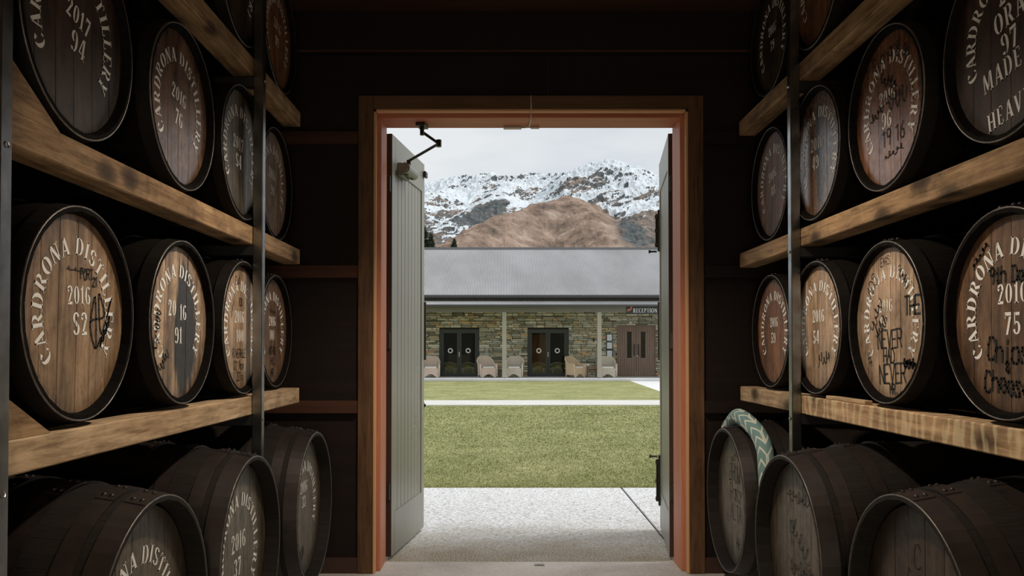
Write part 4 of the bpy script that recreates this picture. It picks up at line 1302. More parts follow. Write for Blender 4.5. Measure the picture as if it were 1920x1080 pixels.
# ------------------------------------------------------------------ outside ground
gz = lambda y: -.058 * max(0, (y - 7.6)) / 27.6
def flat(name, poly, mat, dz=0.0, th=.1, kind='structure', step=False):
    q = MB()
    n_ = len(poly)
    vs = [(x, y, gz(y) + dz) for x, y in poly] + [(x, y, gz(y) + dz - th) for x, y in poly]
    q.add(vs, [tuple(range(n_)), tuple(range(n_, 2 * n_))[::-1]] + [(i, i + n_, (i + 1) % n_ + n_, (i + 1) % n_) for i in range(n_)])
    me = recalc(q.mesh(name, [mat]))
    o = link(name, me); o['kind'] = kind
    return o
Y1 = 7.63
# aggregate forecourt in panels, parted by a joint
fc = bpy.data.objects.new('forecourt', None); col.objects.link(fc); fc['kind'] = 'structure'
for x0, x1 in ((-9, -3.0), (-2.985, 1.085), (1.10, 5.0), (5.015, 10)):
    q = MB(); q.box(x0, x1, ZO, Y1, -.12, -.008, bev=.004); q.build('paving_panel', M['aggregate'], fc)
q = MB(); q.box(-9, 10, ZO, Y1, -.16, -.02); q.build('joint_bed', M['mortar'], fc)
flat('lawn_front', [(-16, Y1 + .002), (18, Y1 + .002), (18, 19.45), (-16, 19.15)], M['lawn'], -.012)
flat('path', [(-16, 19.15), (18, 19.45), (18, 21.45), (-16, 20.95)], M['pale_concrete'], .002)
q = MB()
flat('lawn_back', [(-16, 20.95), (4.18 + .6, 21.3), (4.98, 26.3), (5.42, 35.15), (-16, 35.15)], M['lawn'], -.006)
flat('side_path', [(4.78, 21.3), (18, 21.45), (18, 35.15), (5.42, 35.15), (4.98, 26.3)], M['slab_concrete'], -.004)
# wide countryside
q = MB(); q.add([(-4000, 4.9, -.30), (4000, 4.9, -.30), (4000, 5200, -.30), (-4000, 5200, -.30)], [(0, 1, 2, 3)])
q.add([(-4000, -4000, -.3), (4000, -4000, -.3), (4000, 4.9, -.3), (-4000, 4.9, -.3)], [(0, 1, 2, 3)])
struct('ground', q, M['far_ground'])
# mown grass blades near the forecourt edge, then sparser
rg = np.random.default_rng(3)
nb = 150000
u = rg.random(nb)
yb = Y1 + 0.0 + (11.4) * u ** 2.0
xb = (rg.random(nb) - .5) * 2 * (0.26 * yb + 1.2) + .1
hb = .008 + rg.random(nb) * .010
wb_ = .0022 + .0009 * (yb - Y1)
an = rg.random(nb) * 6.283
lx = (rg.random(nb) - .5) * .022; ly = (rg.random(nb) - .5) * .022
zb = -.058 * np.clip(yb - 7.6, 0, None) / 27.6 - .012
V = np.empty((nb, 3, 3))
V[:, 0, 0] = xb - wb_ * np.cos(an); V[:, 0, 1] = yb - wb_ * np.sin(an); V[:, 0, 2] = zb
V[:, 1, 0] = xb + wb_ * np.cos(an); V[:, 1, 1] = yb + wb_ * np.sin(an); V[:, 1, 2] = zb
V[:, 2, 0] = xb + lx; V[:, 2, 1] = yb + ly; V[:, 2, 2] = zb + hb
me = bpy.data.meshes.new('grass_blades')
me.vertices.add(nb * 3); me.loops.add(nb * 3); me.polygons.add(nb)
me.vertices.foreach_set('co', V.ravel())
me.loops.foreach_set('vertex_index', np.arange(nb * 3, dtype=np.int32))
me.polygons.foreach_set('loop_start', np.arange(0, nb * 3, 3, dtype=np.int32))
me.update(); me.materials.append(M['blade'])
o = link('mown_grass', me)
tag(o, 'short mown yellow-green grass growing on the front lawn', 'grass', kind='stuff')

# ------------------------------------------------------------------ the reception building
YW, YP, YS = 38.0, 36.0, 35.2
sx_ = lambda px, d: (px - 947) / FPX * d
sz_ = lambda py, d: (656 - py) / FPX * d + H
BX0, BX1 = -13.0, 14.0
ZS = .035
bld = empty('reception_building', (0, YW, 0), 0, 'long low schist stone building with corrugated roof and verandah across the lawn', 'building')
def bpart(name, mb, mat, parent=None, smooth=False):
    o = mb.build(name, mat, None, smooth)
    o.parent = parent or bld
    if parent is None or parent.parent is bld or parent is bld:
        o.location = (0, -YW, 0) if (parent is None or parent is bld) else (0, 0, 0)
    return o
q = MB(); q.box(BX0 - .5, BX1 + .5, YS, YW + .3, -.25, ZS, bev=.01)
q2 = q.build('verandah_slab', M['slab_concrete']); q2['kind'] = 'structure'
# openings: x0,x1,top
OP = [(sx_(824, YW), sx_(898, YW), sz_(617, YW)), (sx_(989.5, YW), sx_(1066, YW), sz_(617, YW)), (sx_(1157, YW), sx_(1229.5, YW), sz_(610, YW))]
q = MB()
xs = [BX0] + [v_ for a in OP for v_ in a[:2]] + [BX1]
WT = 3.75
for i in range(0, len(xs), 2): q.box(xs[i], xs[i + 1], YW + .03, YW + .3, 0, WT)
for x0, x1, zt in OP: q.box(x0, x1, YW + .03, YW + .3, zt, WT)
stone_wall = bpart('stone_wall', q, M['mortar'])
# individual schist stones
rs_ = random.Random(11)
stones = []
z = ZS
while z < 3.22:
    hh = rs_.choice((.045, .06, .07, .085, .10, .12))
    x = -6.2 + rs_.uniform(-.3, 0)
    if z + hh > 3.25: break
    while x < 10:
        w_ = rs_.uniform(.18, .75) * (1.2 if hh < .07 else .85)
        segs = [(x, x + w_)]
        for x0, x1, zt in OP:
            if z < zt:
                ns_ = []
                for a, b_ in segs:
                    if b_ <= x0 or a >= x1: ns_.append((a, b_)); continue
                    if a < x0: ns_.append((a, x0))
                    if b_ > x1: ns_.append((x1, b_))
                segs = ns_
        for a, b_ in segs:
            if b_ - a > .06: stones.append((a, b_, z, z + hh))
        x += w_
    z += hh
inview = [s for s in stones if s[0] < 7.4 and s[1] > -4.1]
inview.sort(key=lambda s: -(s[1] - s[0]) * (s[3] - s[2]))
big = set(map(id, inview[:300]))
def stone_mb(mb, s, mi=0):
    a, b_, z0, z1 = s
    g = .006
    a += g; b_ -= g; z0 += g; z1 -= g
    y = YW - rs_.uniform(.0, .045)
    w_, h_ = b_ - a, z1 - z0
    j = lambda k: rs_.uniform(-k, k)
    fr_ = [(a + w_ * .02, y + j(.008), z0 + h_ * .12), (a + w_ * .5, y - .008 + j(.006), z0 + j(.004)), (b_ - w_ * .02, y + j(.008), z0 + h_ * .15),
           (b_ - w_ * .03, y + j(.008), z1 - h_ * .12), (a + w_ * .5 + j(w_ * .15), y - .006, z1 + j(.003)), (a + w_ * .03, y + j(.008), z1 - h_ * .1)]
    bk = [(a, YW + .04, z0), (a + w_ * .5, YW + .04, z0), (b_, YW + .04, z0), (b_, YW + .04, z1), (a + w_ * .5, YW + .04, z1), (a, YW + .04, z1)]
    mb.add(fr_ + bk, [(0, 1, 2, 3, 4, 5)] + [(i, i + 6, (i + 1) % 6 + 6, (i + 1) % 6) for i in range(6)], mi)
rest = MB()
wts = [14, 6, 12, 2, 20, 1.5, 16, 5, .4]
for s in stones:
    mi = rs_.choices(range(9), wts)[0]
    if id(s) in big:
        q = MB(); stone_mb(q, s)
        o = link('stone', q.mesh('stone', [STONES[mi]]), stone_wall)
    else:
        stone_mb(rest, s, mi)
o = rest.build('small_stones', STONES, stone_wall); o['kind'] = 'stuff'
# timber lintel line, upper wall, fascia band between the two roofs
q = MB(); q.box(BX0, BX1, 37.68, 37.75, 3.42, 3.72); bpart('fascia', q, M['fascia'])
# gutters
def gutter(y, z, nm='gutter', hgt=.12):
    q = MB()
    pr = [(y, z), (y - .012, z - hgt * .1), (y - .012, z - hgt), (y + .10, z - hgt), (y + .10, z)]
    q.prism([(a, b_) for a, b_ in pr], BX0 - .1, BX1 + .1, 'yz')
    me_ = recalc(q.mesh(nm, [M['gutter']]))
    return link(nm, me_, bld, (0, -YW, 0))
ZE = sz_(553.5, 37.35)
gutter(37.30, ZE, hgt=.115)
# corrugated sheets
def corrugated(x0, x1, ya, za, yb, zb, pitch=.0762, amp=.016):
    q = MB(); vs = []; fs = []
    n_ = int((x1 - x0) / pitch * 6)
    for i in range(n_ + 1):
        x = x0 + i * pitch / 6
        d = amp * cos(2 * pi * i / 6)
        vs += [(x, ya, za + d), (x, yb, zb + d)]
    for i in range(n_): fs.append((2 * i, 2 * i + 2, 2 * i + 3, 2 * i + 1))
    q.add(vs, fs)
    return q
YR = 43.0; ZR = sz_(465, YR)
rf = corrugated(BX0 - .4, BX1 + .4, 37.33, ZE + .015, YR, ZR).build('main_roof', M['iron'], bld, True); rf.location = (0, -YW, 0)
rf2 = corrugated(BX0 - .4, BX1 + .4, YR + 5.6, ZE + .015, YR, ZR).build('rear_roof', M['iron'], bld, True); rf2.location = (0, -YW, 0)
q = MB(); q.prism([(YR - .2, ZR - .085), (YR, ZR + .05), (YR + .2, ZR - .085), (YR, ZR + .02)], BX0 - .4, BX1 + .4, 'yz'); bpart('ridge_cap', q, M['gutter'])
q = MB()
for x in (BX0, BX1 - .25):
    q.prism([(YW, 0), (YR + 5.3, 0), (YR + 5.3, ZE - .1), (YR, ZR - .25), (YW, ZE - .1)], x, x + .25, 'yz')
q.box(BX0, BX1, YR + 5.05, YR + 5.3, 0, ZE - .1)
bpart('gable_walls', q, M['fascia'])
# verandah roof
ZV = sz_(571, 35.6)
rv_ = corrugated(BX0 - .2, BX1 + .2, 35.62, ZV, 37.68, sz_(563.5, 37.68)).build('verandah_roof', M['iron'], bld, True); rv_.location = (0, -YW, 0)
gutter(35.55, ZV + .0, hgt=.085)
q = MB(); q.box(BX0, BX1, YP - .07, YP + .07, sz_(585, YP), sz_(574, YP) + .03, bev=.006); bpart('verandah_beam', q, M['beam'])
q = MB(); q.box(BX0, BX1, YP + .08, YW, 3.16, 3.19); bpart('verandah_soffit', q, M['fascia'])
for px in (945.5, 1123.5, 767, 590, 1302, 1480):
    x = sx_(px, YP)
    q = MB(); q.box(x - .095, x + .095, YP - .095, YP + .095, ZS + .02, sz_(585, YP), bev=.008); po_ = bpart('verandah_post', q, M['post'])
    q = MB(); q.box(x - .06, x + .06, YP - .06, YP + .06, ZS, ZS + .02); f_ = q.build('post_foot', M['gutter'], po_)

# reception sign on the beam
sg = empty('reception_sign', (sx_(1175, YP - .1), YP - .09, sz_(581, YP)), 0, 'charcoal fascia sign reading Reception with part of a copper ring', 'sign')
q = MB(); q.box(0, 2.6, -.03, -.0, -.19, .17, bev=.004); q.build('board', M['signboard'], sg)
q = MB(); GB = dict(G); G.update(SIGN); text_line(q, 'RECEPTION', .285 + text_w('RECEPTION', .20, .09) * .76 / 2, -.03, .20, -.034, 0, .76, .09); G.clear(); G.update(GB); q.build('lettering', M['signwhite'], sg)
q = MB()
emit(q, arc(-.0 + .06, .12, .145, .145, -105, 25, .085, .085, 14), lambda a, b: (a, b), -.034)
q.build('copper_ring', M['copper'], sg)

# interior behind the glass doors
q = MB()
q.box(-4.6, 4.8, YW + .3, YW + 3.8, ZS - .08, ZS - .02, 1)
q.box(-4.6, 4.8, YW + 3.8, YW + 3.9, 0, 3.1); q.box(-4.7, -4.6, YW + .3, YW + 3.8, 0, 3.1); q.box(4.8, 4.9, YW + .3, YW + 3.8, 0, 3.1)
q.box(-4.6, 4.8, YW + .3, YW + 3.8, 3.1, 3.2)
bpart('reception_room', q, [M['room'], M['room_floor']])
# framed glass doors
M['ring'] = simple('white_ring_decal', srgb(240, 236, 226), .5)
def glass_door(x0, x1, zt):
    e = bpy.data.objects.new('glazed_door', None); col.objects.link(e); e.parent = bld; e.location = (x0, 0, ZS)
    W, Hh = x1 - x0, zt - ZS
    q = MB(); fw = .09
    q.box(.01, fw, .02, .14, 0, Hh - .01); q.box(W - fw, W - .01, .02, .14, 0, Hh - .01); q.box(fw, W - fw, .02, .14, Hh - fw, Hh - .01)
    q.build('door_frame', M['frame_green'], e)
    half = (W - 2 * fw) / 2
    for s_ in (0, 1):
        a = fw + s_ * half; b_ = a + half; sw = .105
        q = MB()
        q.box(a + .004, a + sw, .05, .10, 0.01, Hh - fw); q.box(b_ - sw, b_ - .004, .05, .10, 0.01, Hh - fw)
        q.box(a + sw, b_ - sw, .05, .10, Hh - fw - .10, Hh - fw); q.box(a + sw, b_ - sw, .05, .10, .01, .17)
        q.build('leaf_frame', M['frame_green'], e)
        q = MB(); q.box(a + sw, b_ - sw, .07, .078, .17, Hh - fw - .10); q.build('pane', M['glass'], e)
        q = MB(); emit(q, arc(a + half / 2, sz_(657.5, YW) - ZS, .095, .095, 0, 360, .05, .05, 20), lambda u_, v_: (u_, v_), .066); q.build('ring_decal', M['ring'], e)
    xc = W / 2
    q = MB(); q.box(xc - .022, xc + .022, .035, .05, .92, 1.16, bev=.004); q.tube([(xc, .0, 1.08), (xc - .1, .0, 1.08)], .011, 8); q.tube([(xc, .04, 1.08), (xc, .0, 1.08)], .011, 8)
    q.build('lever_handle', M['chrome'], e)
    return e
glass_door(*OP[0]); glass_door(*OP[1])
# timber double door
x0, x1, zt = OP[2]
e = bpy.data.objects.new('timber_door', None); col.objects.link(e); e.parent = bld; e.location = (x0, 0, ZS)
W, Hh = x1 - x0, zt - ZS
q = MB(); q.box(.0, .05, .02, .14, 0, Hh); q.box(W - .05, W, .02, .14, 0, Hh); q.box(.05, W - .05, .02, .14, Hh - .06, Hh); q.build('door_frame', M['tdoor'], e)
hw = (W - .1) / 2
for s_ in (0, 1):
    a = .05 + s_ * hw
    nbd = 8; bw = (hw - .008) / nbd
    wx0 = a + hw * (.50 if s_ == 0 else .26); wx1 = wx0 + hw * .24
    wz0, wz1 = sz_(671, YW) - ZS, sz_(622, YW) - ZS
    for i in range(nbd):
        bx0 = a + .004 + i * bw + .004; bx1 = a + .004 + (i + 1) * bw - .004
        q = MB()
        if bx1 > wx0 and bx0 < wx1:
            q.box(bx0, bx1, .05, .10, .01, wz0); q.box(bx0, bx1, .05, .10, wz1, Hh - .065)
            if bx0 < wx0: q.box(bx0, wx0, .05, .10, wz0, wz1)
            if bx1 > wx1: q.box(wx1, bx1, .05, .10, wz0, wz1)
        else:
            q.box(bx0, bx1, .05, .10, .01, Hh - .065)
        q.build('board', M['tdoor'], e)
    q = MB(); q.box(a + .004, a + hw - .004, .085, .095, .01, wz0); q.box(a + .004, a + hw - .004, .085, .095, wz1, Hh - .065); q.build('door_core', M['dooredge'], e)
    q = MB(); q.box(wx0, wx1, .075, .083, wz0, wz1); q.build('pane', glass('door_slot_glass', (.8, .8, .75), .08), e)
    xh = a + (hw - .10 if s_ == 0 else .10)
    q = MB(); zc_ = sz_(656, YW) - ZS
    q.tube([(xh, -.02, zc_ - .27), (xh, -.02, zc_ + .27)], .022, 10)
    for dz_ in (-.2, .2): q.tube([(xh, -.02, zc_ + dz_), (xh, .05, zc_ + dz_)], .012, 8)
    q.build('pull_handle', M['black_frame'], e)
q = MB(); q.box(W / 2 + .02, W / 2 + .07, .04, .05, .95, 1.0); q.build('keyhole_plate', M['chrome'], e)
# framed notices
for i, py in enumerate((633, 648, 663)):
    xc = sx_(1142.5, YW)
    e = empty('notice_frame', (xc, YW - .055, sz_(py, YW)), 0, ('topmost', 'middle', 'lowest')[i] + ' of three black framed white notices beside the timber door', 'notice', 'framed notices by the timber door')
    q = MB()
    hw_, hh_ = .155, .178
    q.box(-hw_, hw_, .0, .03, -hh_, hh_, bev=.004); q.build('frame', M['black_frame'], e)
    q = MB(); q.box(-.115, .115, -.004, .0005, -.14, .14); pp = q.build('paper', M['paper'], e)
    q = MB()
    for k in range(5): q.box(-.07, .07 - .02 * (k % 2), -.0055, -.004, .06 - k * .035, .068 - k * .035)
    q.build('printed_lines', M['ink'], e)

# ------------------------------------------------------------------ wicker armchairs
def wicker_chair(x, y, rz, mat, label):
    e = empty('wicker_armchair', (x, y, ZS), rz, label, 'chair', 'wicker armchairs on the verandah')
    # plan curve of the shell: U shape open to -y, width .62, depth .6
    def plan(t, k=1.0):  # t -1..1
        a = t * pi * .5
        if abs(t) > .6:
            s_ = (abs(t) - .6) / .4
            return Vector((math.copysign(.29 * k, t), .12 - s_ * .42, 0))
        a = t / .6 * pi / 2
        return Vector((.29 * k * sin(a), .12 + .20 * k * cos(a), 0))
    def top(t): # height of shell rim
        at = abs(t)
        return .94 - .02 * at if at < .25 else (.935 - (at - .25) / .45 * .30 if at < .7 else .635 - (at - .7) * .12)
    n_ = 44
    q = MB(); vs = []; fs = []
    for i in range(n_ + 1):
        t = -1 + 2 * i / n_
        b0 = plan(t, .96); m0 = plan(t, 1.0); t0 = plan(t, 1.10 if abs(t) > .2 else 1.06)
        zt_ = top(t)
        for (pp, zz) in ((b0, .12), (m0, .42), (t0, zt_), (t0 * .93 + Vector((0, .006, 0)), zt_), (m0 * .93, .42), (b0 * .93, .12)):
            vs.append((pp.x, pp.y, zz))
    for i in range(n_):
        for j in range(6):
            j2 = (j + 1) % 6
            fs.append((i * 6 + j, (i + 1) * 6 + j, (i + 1) * 6 + j2, i * 6 + j2))
    fs.append(tuple(range(6))); fs.append(tuple(n_ * 6 + j for j in range(6))[::-1])
    q.add(vs, fs)
    me_ = recalc(q.mesh('woven_shell', [mat], False)); link('woven_shell', me_, e)
    # upright stakes standing proud, inside and out
    q = MB()
    for i in range(1, n_, 2):
        t = -1 + 2 * i / n_
        b0 = plan(t, .985); m0 = plan(t, 1.02); t0 = plan(t, 1.12 if abs(t) > .2 else 1.08)
        q.tube([(b0.x, b0.y, .10), (m0.x, m0.y, .42), (t0.x, t0.y, top(t))], .008, 5)
        mi_, ti_ = m0 * .89, t0 * .90
        q.tube([(mi_.x, mi_.y, .44), (ti_.x, ti_.y, top(t))], .008, 5)
    q.build('stakes', M['wicker_grey'] if mat is M['wicker'] else mat, e)
    # rolled rim
    q = MB()
    P = []
    for i in range(n_ + 1):
        t = -1 + 2 * i / n_
        t0 = plan(t, 1.12 if abs(t) > .2 else 1.08); P.append((t0.x, t0.y, top(t)))
    q.tube([(P[0][0] * .98, P[0][1] - .02, .05)] + [(P[0][0], P[0][1] - .01, .45)] + P + [(P[-1][0], P[-1][1] - .01, .45)] + [(P[-1][0] * .98, P[-1][1] - .02, .05)], .027, 8)
    q.build('rolled_rim', mat, e, True)
    # front apron with arch
    q = MB(); m_ = 14; poly = [(-.28, .42), (-.28, .03)]
    poly = [(-.285, .42), (-.285, .02), (-.24, .02)] + [(-.24 + .48 * k / m_, .02 + .15 * sin(pi * k / m_)) for k in range(1, m_)] + [(.24, .02), (.285, .02), (.285, .42)]
    q.prism(poly, -.30, -.275)
    link('apron', recalc(q.mesh('apron', [mat])), e)
    q = MB()
    for k in range(13):
        xx = -.26 + .52 * k / 12
        zb_ = .02 + .15 * sin(pi * max(0, min(1, (xx + .24) / .48)))
        q.tube([(xx, -.305, zb_), (xx, -.305, .42)], .008, 5)
    q.tube([(-.24 + .48 * k / m_, -.305, .02 + .15 * sin(pi * k / m_)) for k in range(0, m_ + 1)], .014, 6)
    q.build('apron_stakes', mat, e)
    q = MB(); q.box(-.27, .27, -.29, .27, .40, .43); q.build('seat', mat, e)
    q = MB(); q.box(-.225, .225, -.30, .20, .43, .495, bev=.022); q.build('cushion', M['white'], e)
    for sx2 in (-1, 1):
        for sy2 in (-.29, .20):
            q = MB(); q.tube([(sx2 * .26, sy2, 0), (sx2 * .26, sy2, .40)], .02, 8); q.build('leg', mat, e)
    e.scale = (1.2, 1.1, 1.0)
    return e
CY = 36.75
wicker_chair(sx_(808, CY), CY, .06, M['wicker'], 'wicker armchair left of the left glass door, cut by the open door leaf')
wicker_chair(sx_(912, CY), CY, .35, M['wicker'], 'pinkish wicker armchair just right of the left glass door, turned slightly')
wicker_chair(sx_(965, CY), CY, -.12, M['wicker_grey'], 'grey wicker armchair between the left verandah post and middle glass door')
wicker_chair(sx_(1077, CY), CY, .75, M['wicker_tan'], 'tan wicker armchair turned sideways just right of the middle glass door')
wicker_chair(sx_(1138, CY), CY, 0, M['wicker_grey'], 'grey wicker armchair under the framed notices, half hidden by the right post')
def side_table(x, y, label, wd=.62):
    e = empty('side_table', (x, y, ZS), 0, label, 'table', 'low wooden side tables')
    for k in range(4):
        q = MB(); q.box(-wd / 2, wd / 2, -.22 + k * .11 + .003, -.22 + (k + 1) * .11 - .003, .46, .49, bev=.003); q.build('slat', M['tabletop'], e)
    q = MB(); q.box(-wd / 2 + .03, wd / 2 - .03, -.2, -.17, .39, .46); q.box(-wd / 2 + .03, wd / 2 - .03, .17, .2, .39, .46); q.build('apron', M['tabletop'], e)
    for a in (-1, 1):
        for b2 in (-1, 1):
            q = MB(); xx = a * (wd / 2 - .04); yy = b2 * .18
            q.box(xx - .025, xx + .025, yy - .025, yy + .025, 0, .46, bev=.003); q.build('leg', M['tabletop'], e)
side_table(sx_(938, 36.9), 36.95, 'low wooden side table beside the left verandah post', .46)
side_table(sx_(1110.5, 36.9), 37.1, 'low wooden side table between tan wicker chair and right post', .52)
# small white wall lamp/box behind the tan chair
q = MB(); q.lathe([(.0, .0), (.06, .0), (.09, .05), (.10, .12), (.085, .12), (.07, .05), (.0, .02)], 18, 'z', (sx_(1102, 36.9) + .0, 36.98, ZS + .49))
tag(q.build('white_bowl', M['white'], smooth=True), 'small white bowl on the side table by the tan chair', 'bowl')
# dark wall light
q = MB(); x = sx_(1113, YW); zz = sz_(638, YW)
q.box(x - .04, x + .04, YW - .09, YW - .045, zz - .05, zz + .05, bev=.006); q.tube([(x, YW - .12, zz - .07), (x, YW - .12, zz + .08)], .035, 10)
tag(q.build('wall_light', M['black_frame']), 'small dark cylinder light fixed on the stone wall', 'lamp')

# cane chairs inside
def cane_chair(x, y, rz, label):
    e = empty('cane_armchair', (x, y, ZS - .02), rz, label, 'chair', 'cane chairs inside the glass doors')
    for k, (zt_, wd) in enumerate(((.66, .42), (.46, .36))):
        q = MB(); P = []
        for i in range(21):
            t = -1 + i / 10
            P.append((wd * t, -.25 * (1 - t * t) * 1.1, zt_ - .13 * t * t))
        q.tube(P, .026, 8); q.build('bent_rail', M['cane'], e, True)
    q = MB(); q.lathe([(0, .40), (.28, .40), (.30, .42), (.28, .44), (0, .44)], 24, 'z'); q.build('seat', M['cane'], e)
    for k in range(9):
        t = -.9 + k * .225
        q = MB(); q.tube([(.36 * t, -.25 * (1 - t * t), .42), (.42 * t, -.26 * (1 - t * t) * 1.1, .64 - .13 * t * t)], .007, 6); q.build('spindle', M['cane'], e)
    for a, b2 in ((-1, -1), (1, -1), (-1, 1), (1, 1)):
        q = MB(); q.tube([(a * .2, b2 * .18, .41), (a * .27, b2 * .24, 0)], .018, 8); q.build('leg', M['cane'], e)
for i, (px, lb) in enumerate(((843.5, 'golden cane chair inside the left glass door, left pane'), (878, 'golden cane chair inside the left glass door, right pane'),
                              (1010, 'golden cane chair inside the middle glass door, left pane'), (1045, 'golden cane chair inside the middle glass door, right pane'))):
    cane_chair(sx_(px, 38.85), 38.85, 0, lb)
q = MB(); q.box(sx_(995, 39.4), sx_(1031, 39.4), 39.7, 39.78, ZS - .02, 2.05, bev=.005); o = q.build('timber_screen', M['panel'])
tag(o, 'orange timber panel standing inside the middle glass door', 'screen')
e = empty('drum_pendant', (sx_(881, 38.9), 39.1, 3.1), 0, 'cream drum pendant lamp behind the left glass door', 'lamp', 'cream pendants inside')
q = MB(); q.lathe([(.34, -.62), (.34, -.42), (.30, -.42), (.30, -.62)], 24, 'z', closed=True); q.lathe([(0, -.66), (.2, -.65), (.34, -.62)], 24, 'z'); q.build('shade', M['shade'], e, True)
q = MB(); q.tube([(0, 0, 0), (0, 0, -.45)], .008, 6); q.build('cord', M['black_frame'], e)
e2 = copy_tree(e); e2.location = (sx_(1010, 38.9), 39.1, 3.1); e2['label'] = 'cream drum pendant lamp behind the middle glass door'
q = MB(); q.box(-2.85, -1.75, 40.6, 41.1, ZS - .02, 1.05, bev=.01); o = q.build('bar_counter', M['tdoor']); tag(o, 'dark bar counter deep inside the left glass door', 'counter')

# ------------------------------------------------------------------ conifers behind the roof
M['needle'] = simple('dark_needles', srgb(38, 52, 34), .8, nscale=6, namt=.5)
M['bark'] = simple('conifer_bark', srgb(60, 48, 38), .9)
def conifer(x, y, h, w_, label, seed):
    e = empty('conifer', (x, y, -.3), 0, label, 'tree', 'conifers behind the reception roof')
    r_ = random.Random(seed)
    q = MB(); q.tube([(0, 0, 0), (0, 0, h * .5), (0, 0, h * .98)], [h * .022, h * .014, .02], 8); q.build('trunk', M['bark'], e)
    q = MB()
    nl = 90
    for i in range(nl):
        f = i / nl
        zc_ = h * (.08 + .92 * f)
        rr = w_ * (1 - f) ** .8 * .5
        nbr = int(26 - 12 * f)
        for k in range(nbr):
            a = r_.uniform(0, 2 * pi); ln = rr * r_.uniform(.7, 1.15) + .1
            d = Vector((cos(a), sin(a), 0)); s_ = Vector((-sin(a), cos(a), 0)) * ln * .22
            tip = d * ln + Vector((0, 0, zc_ - ln * .28 + .1)); mid = d * ln * .5 + Vector((0, 0, zc_ + .02))
            base = Vector((0, 0, zc_ + .12))
            q.add([base, mid + s_, tip, mid - s_, mid + Vector((0, 0, -.22 * ln - .08))], [(0, 1, 2, 3), (0, 4, 1), (1, 4, 2), (2, 4, 3), (3, 4, 0)])
    o = q.build('foliage', M['needle'], e); o['kind'] = 'stuff'
yt = 64
conifer(sx_(790, yt), yt, (656 - 414) / FPX * yt + H + .3, 6.5, 'tall dark conifer at the left end of the roof ridge', 1)
conifer(sx_(808, 72), 72, (656 - 436) / FPX * 72 + H + .3, 4.2, 'shorter dark conifer beside the tall one at the roof ridge', 2)
conifer(sx_(851.5, 80), 80, (656 - 446) / FPX * 80 + H + .3, 5.5, 'small conifer tip poking over the roof ridge on its own', 3)

# bird
e = MB(); by = 120.0
bx, bz = sx_(1178.5, by), sz_(311, by)
e.tube([(bx - .2, by, bz), (bx, by, bz + .03), (bx + .2, by, bz)], [.02, .07, .02], 8)
e.add([(bx, by - .05, bz + .03), (bx - .02, by - .35, bz + .16), (bx + .07, by - .30, bz + .15), (bx + .09, by - .05, bz + .03)], [(0, 1, 2, 3)])
e.add([(bx, by + .05, bz + .03), (bx - .02, by + .35, bz + .16), (bx + .07, by + .30, bz + .15), (bx + .09, by + .05, bz + .03)], [(0, 3, 2, 1)])
tag(e.build('bird', M['black_frame']), 'tiny dark bird flying above the right mountain peak', 'bird')

# ------------------------------------------------------------------ mountains
def perlin(x, y, seed):
    rgp = np.random.default_rng(seed)
    Ng = 256
    ang = rgp.random((Ng, Ng)) * 2 * np.pi
    gx, gy = np.cos(ang), np.sin(ang)
    xi = np.floor(x).astype(int); yi = np.floor(y).astype(int)
    xf = x - xi; yf = y - yi
    uu = xf * xf * xf * (xf * (xf * 6 - 15) + 10); vv_ = yf * yf * yf * (yf * (yf * 6 - 15) + 10)
    def d(ix, iy, dx, dy):
        a, b_ = (xi + ix) % Ng, (yi + iy) % Ng
        return gx[a, b_] * dx + gy[a, b_] * dy
    n00 = d(0, 0, xf, yf); n10 = d(1, 0, xf - 1, yf); n01 = d(0, 1, xf, yf - 1); n11 = d(1, 1, xf - 1, yf - 1)
    return (n00 * (1 - uu) + n10 * uu) * (1 - vv_) + (n01 * (1 - uu) + n11 * uu) * vv_
def fbm(x, y, sc, octv, seed, gain=.5, ridged=False):
    out = 0; amp = 1; tot = 0
    for i in range(octv):
        n_ = perlin(x / sc, y / sc, seed + i)
        if ridged: n_ = 1 - 2.4 * np.abs(n_)
        out = out + n_ * amp; tot += amp; amp *= gain; sc *= .5
    return out / tot
NU, NV = 760, 560
uu_ = np.linspace(500, 1500, NU)
vv2 = np.linspace(0, 1, NV) ** 1.0
dist = 1500 + 2750 * vv2
PX, DD = np.meshgrid(uu_, dist, indexing='ij')
X = (PX - 947) / FPX * DD; Y = DD
P3 = lambda px, py, d: ((px - 947) / FPX * d, d, (656 - py) / FPX * d + H)
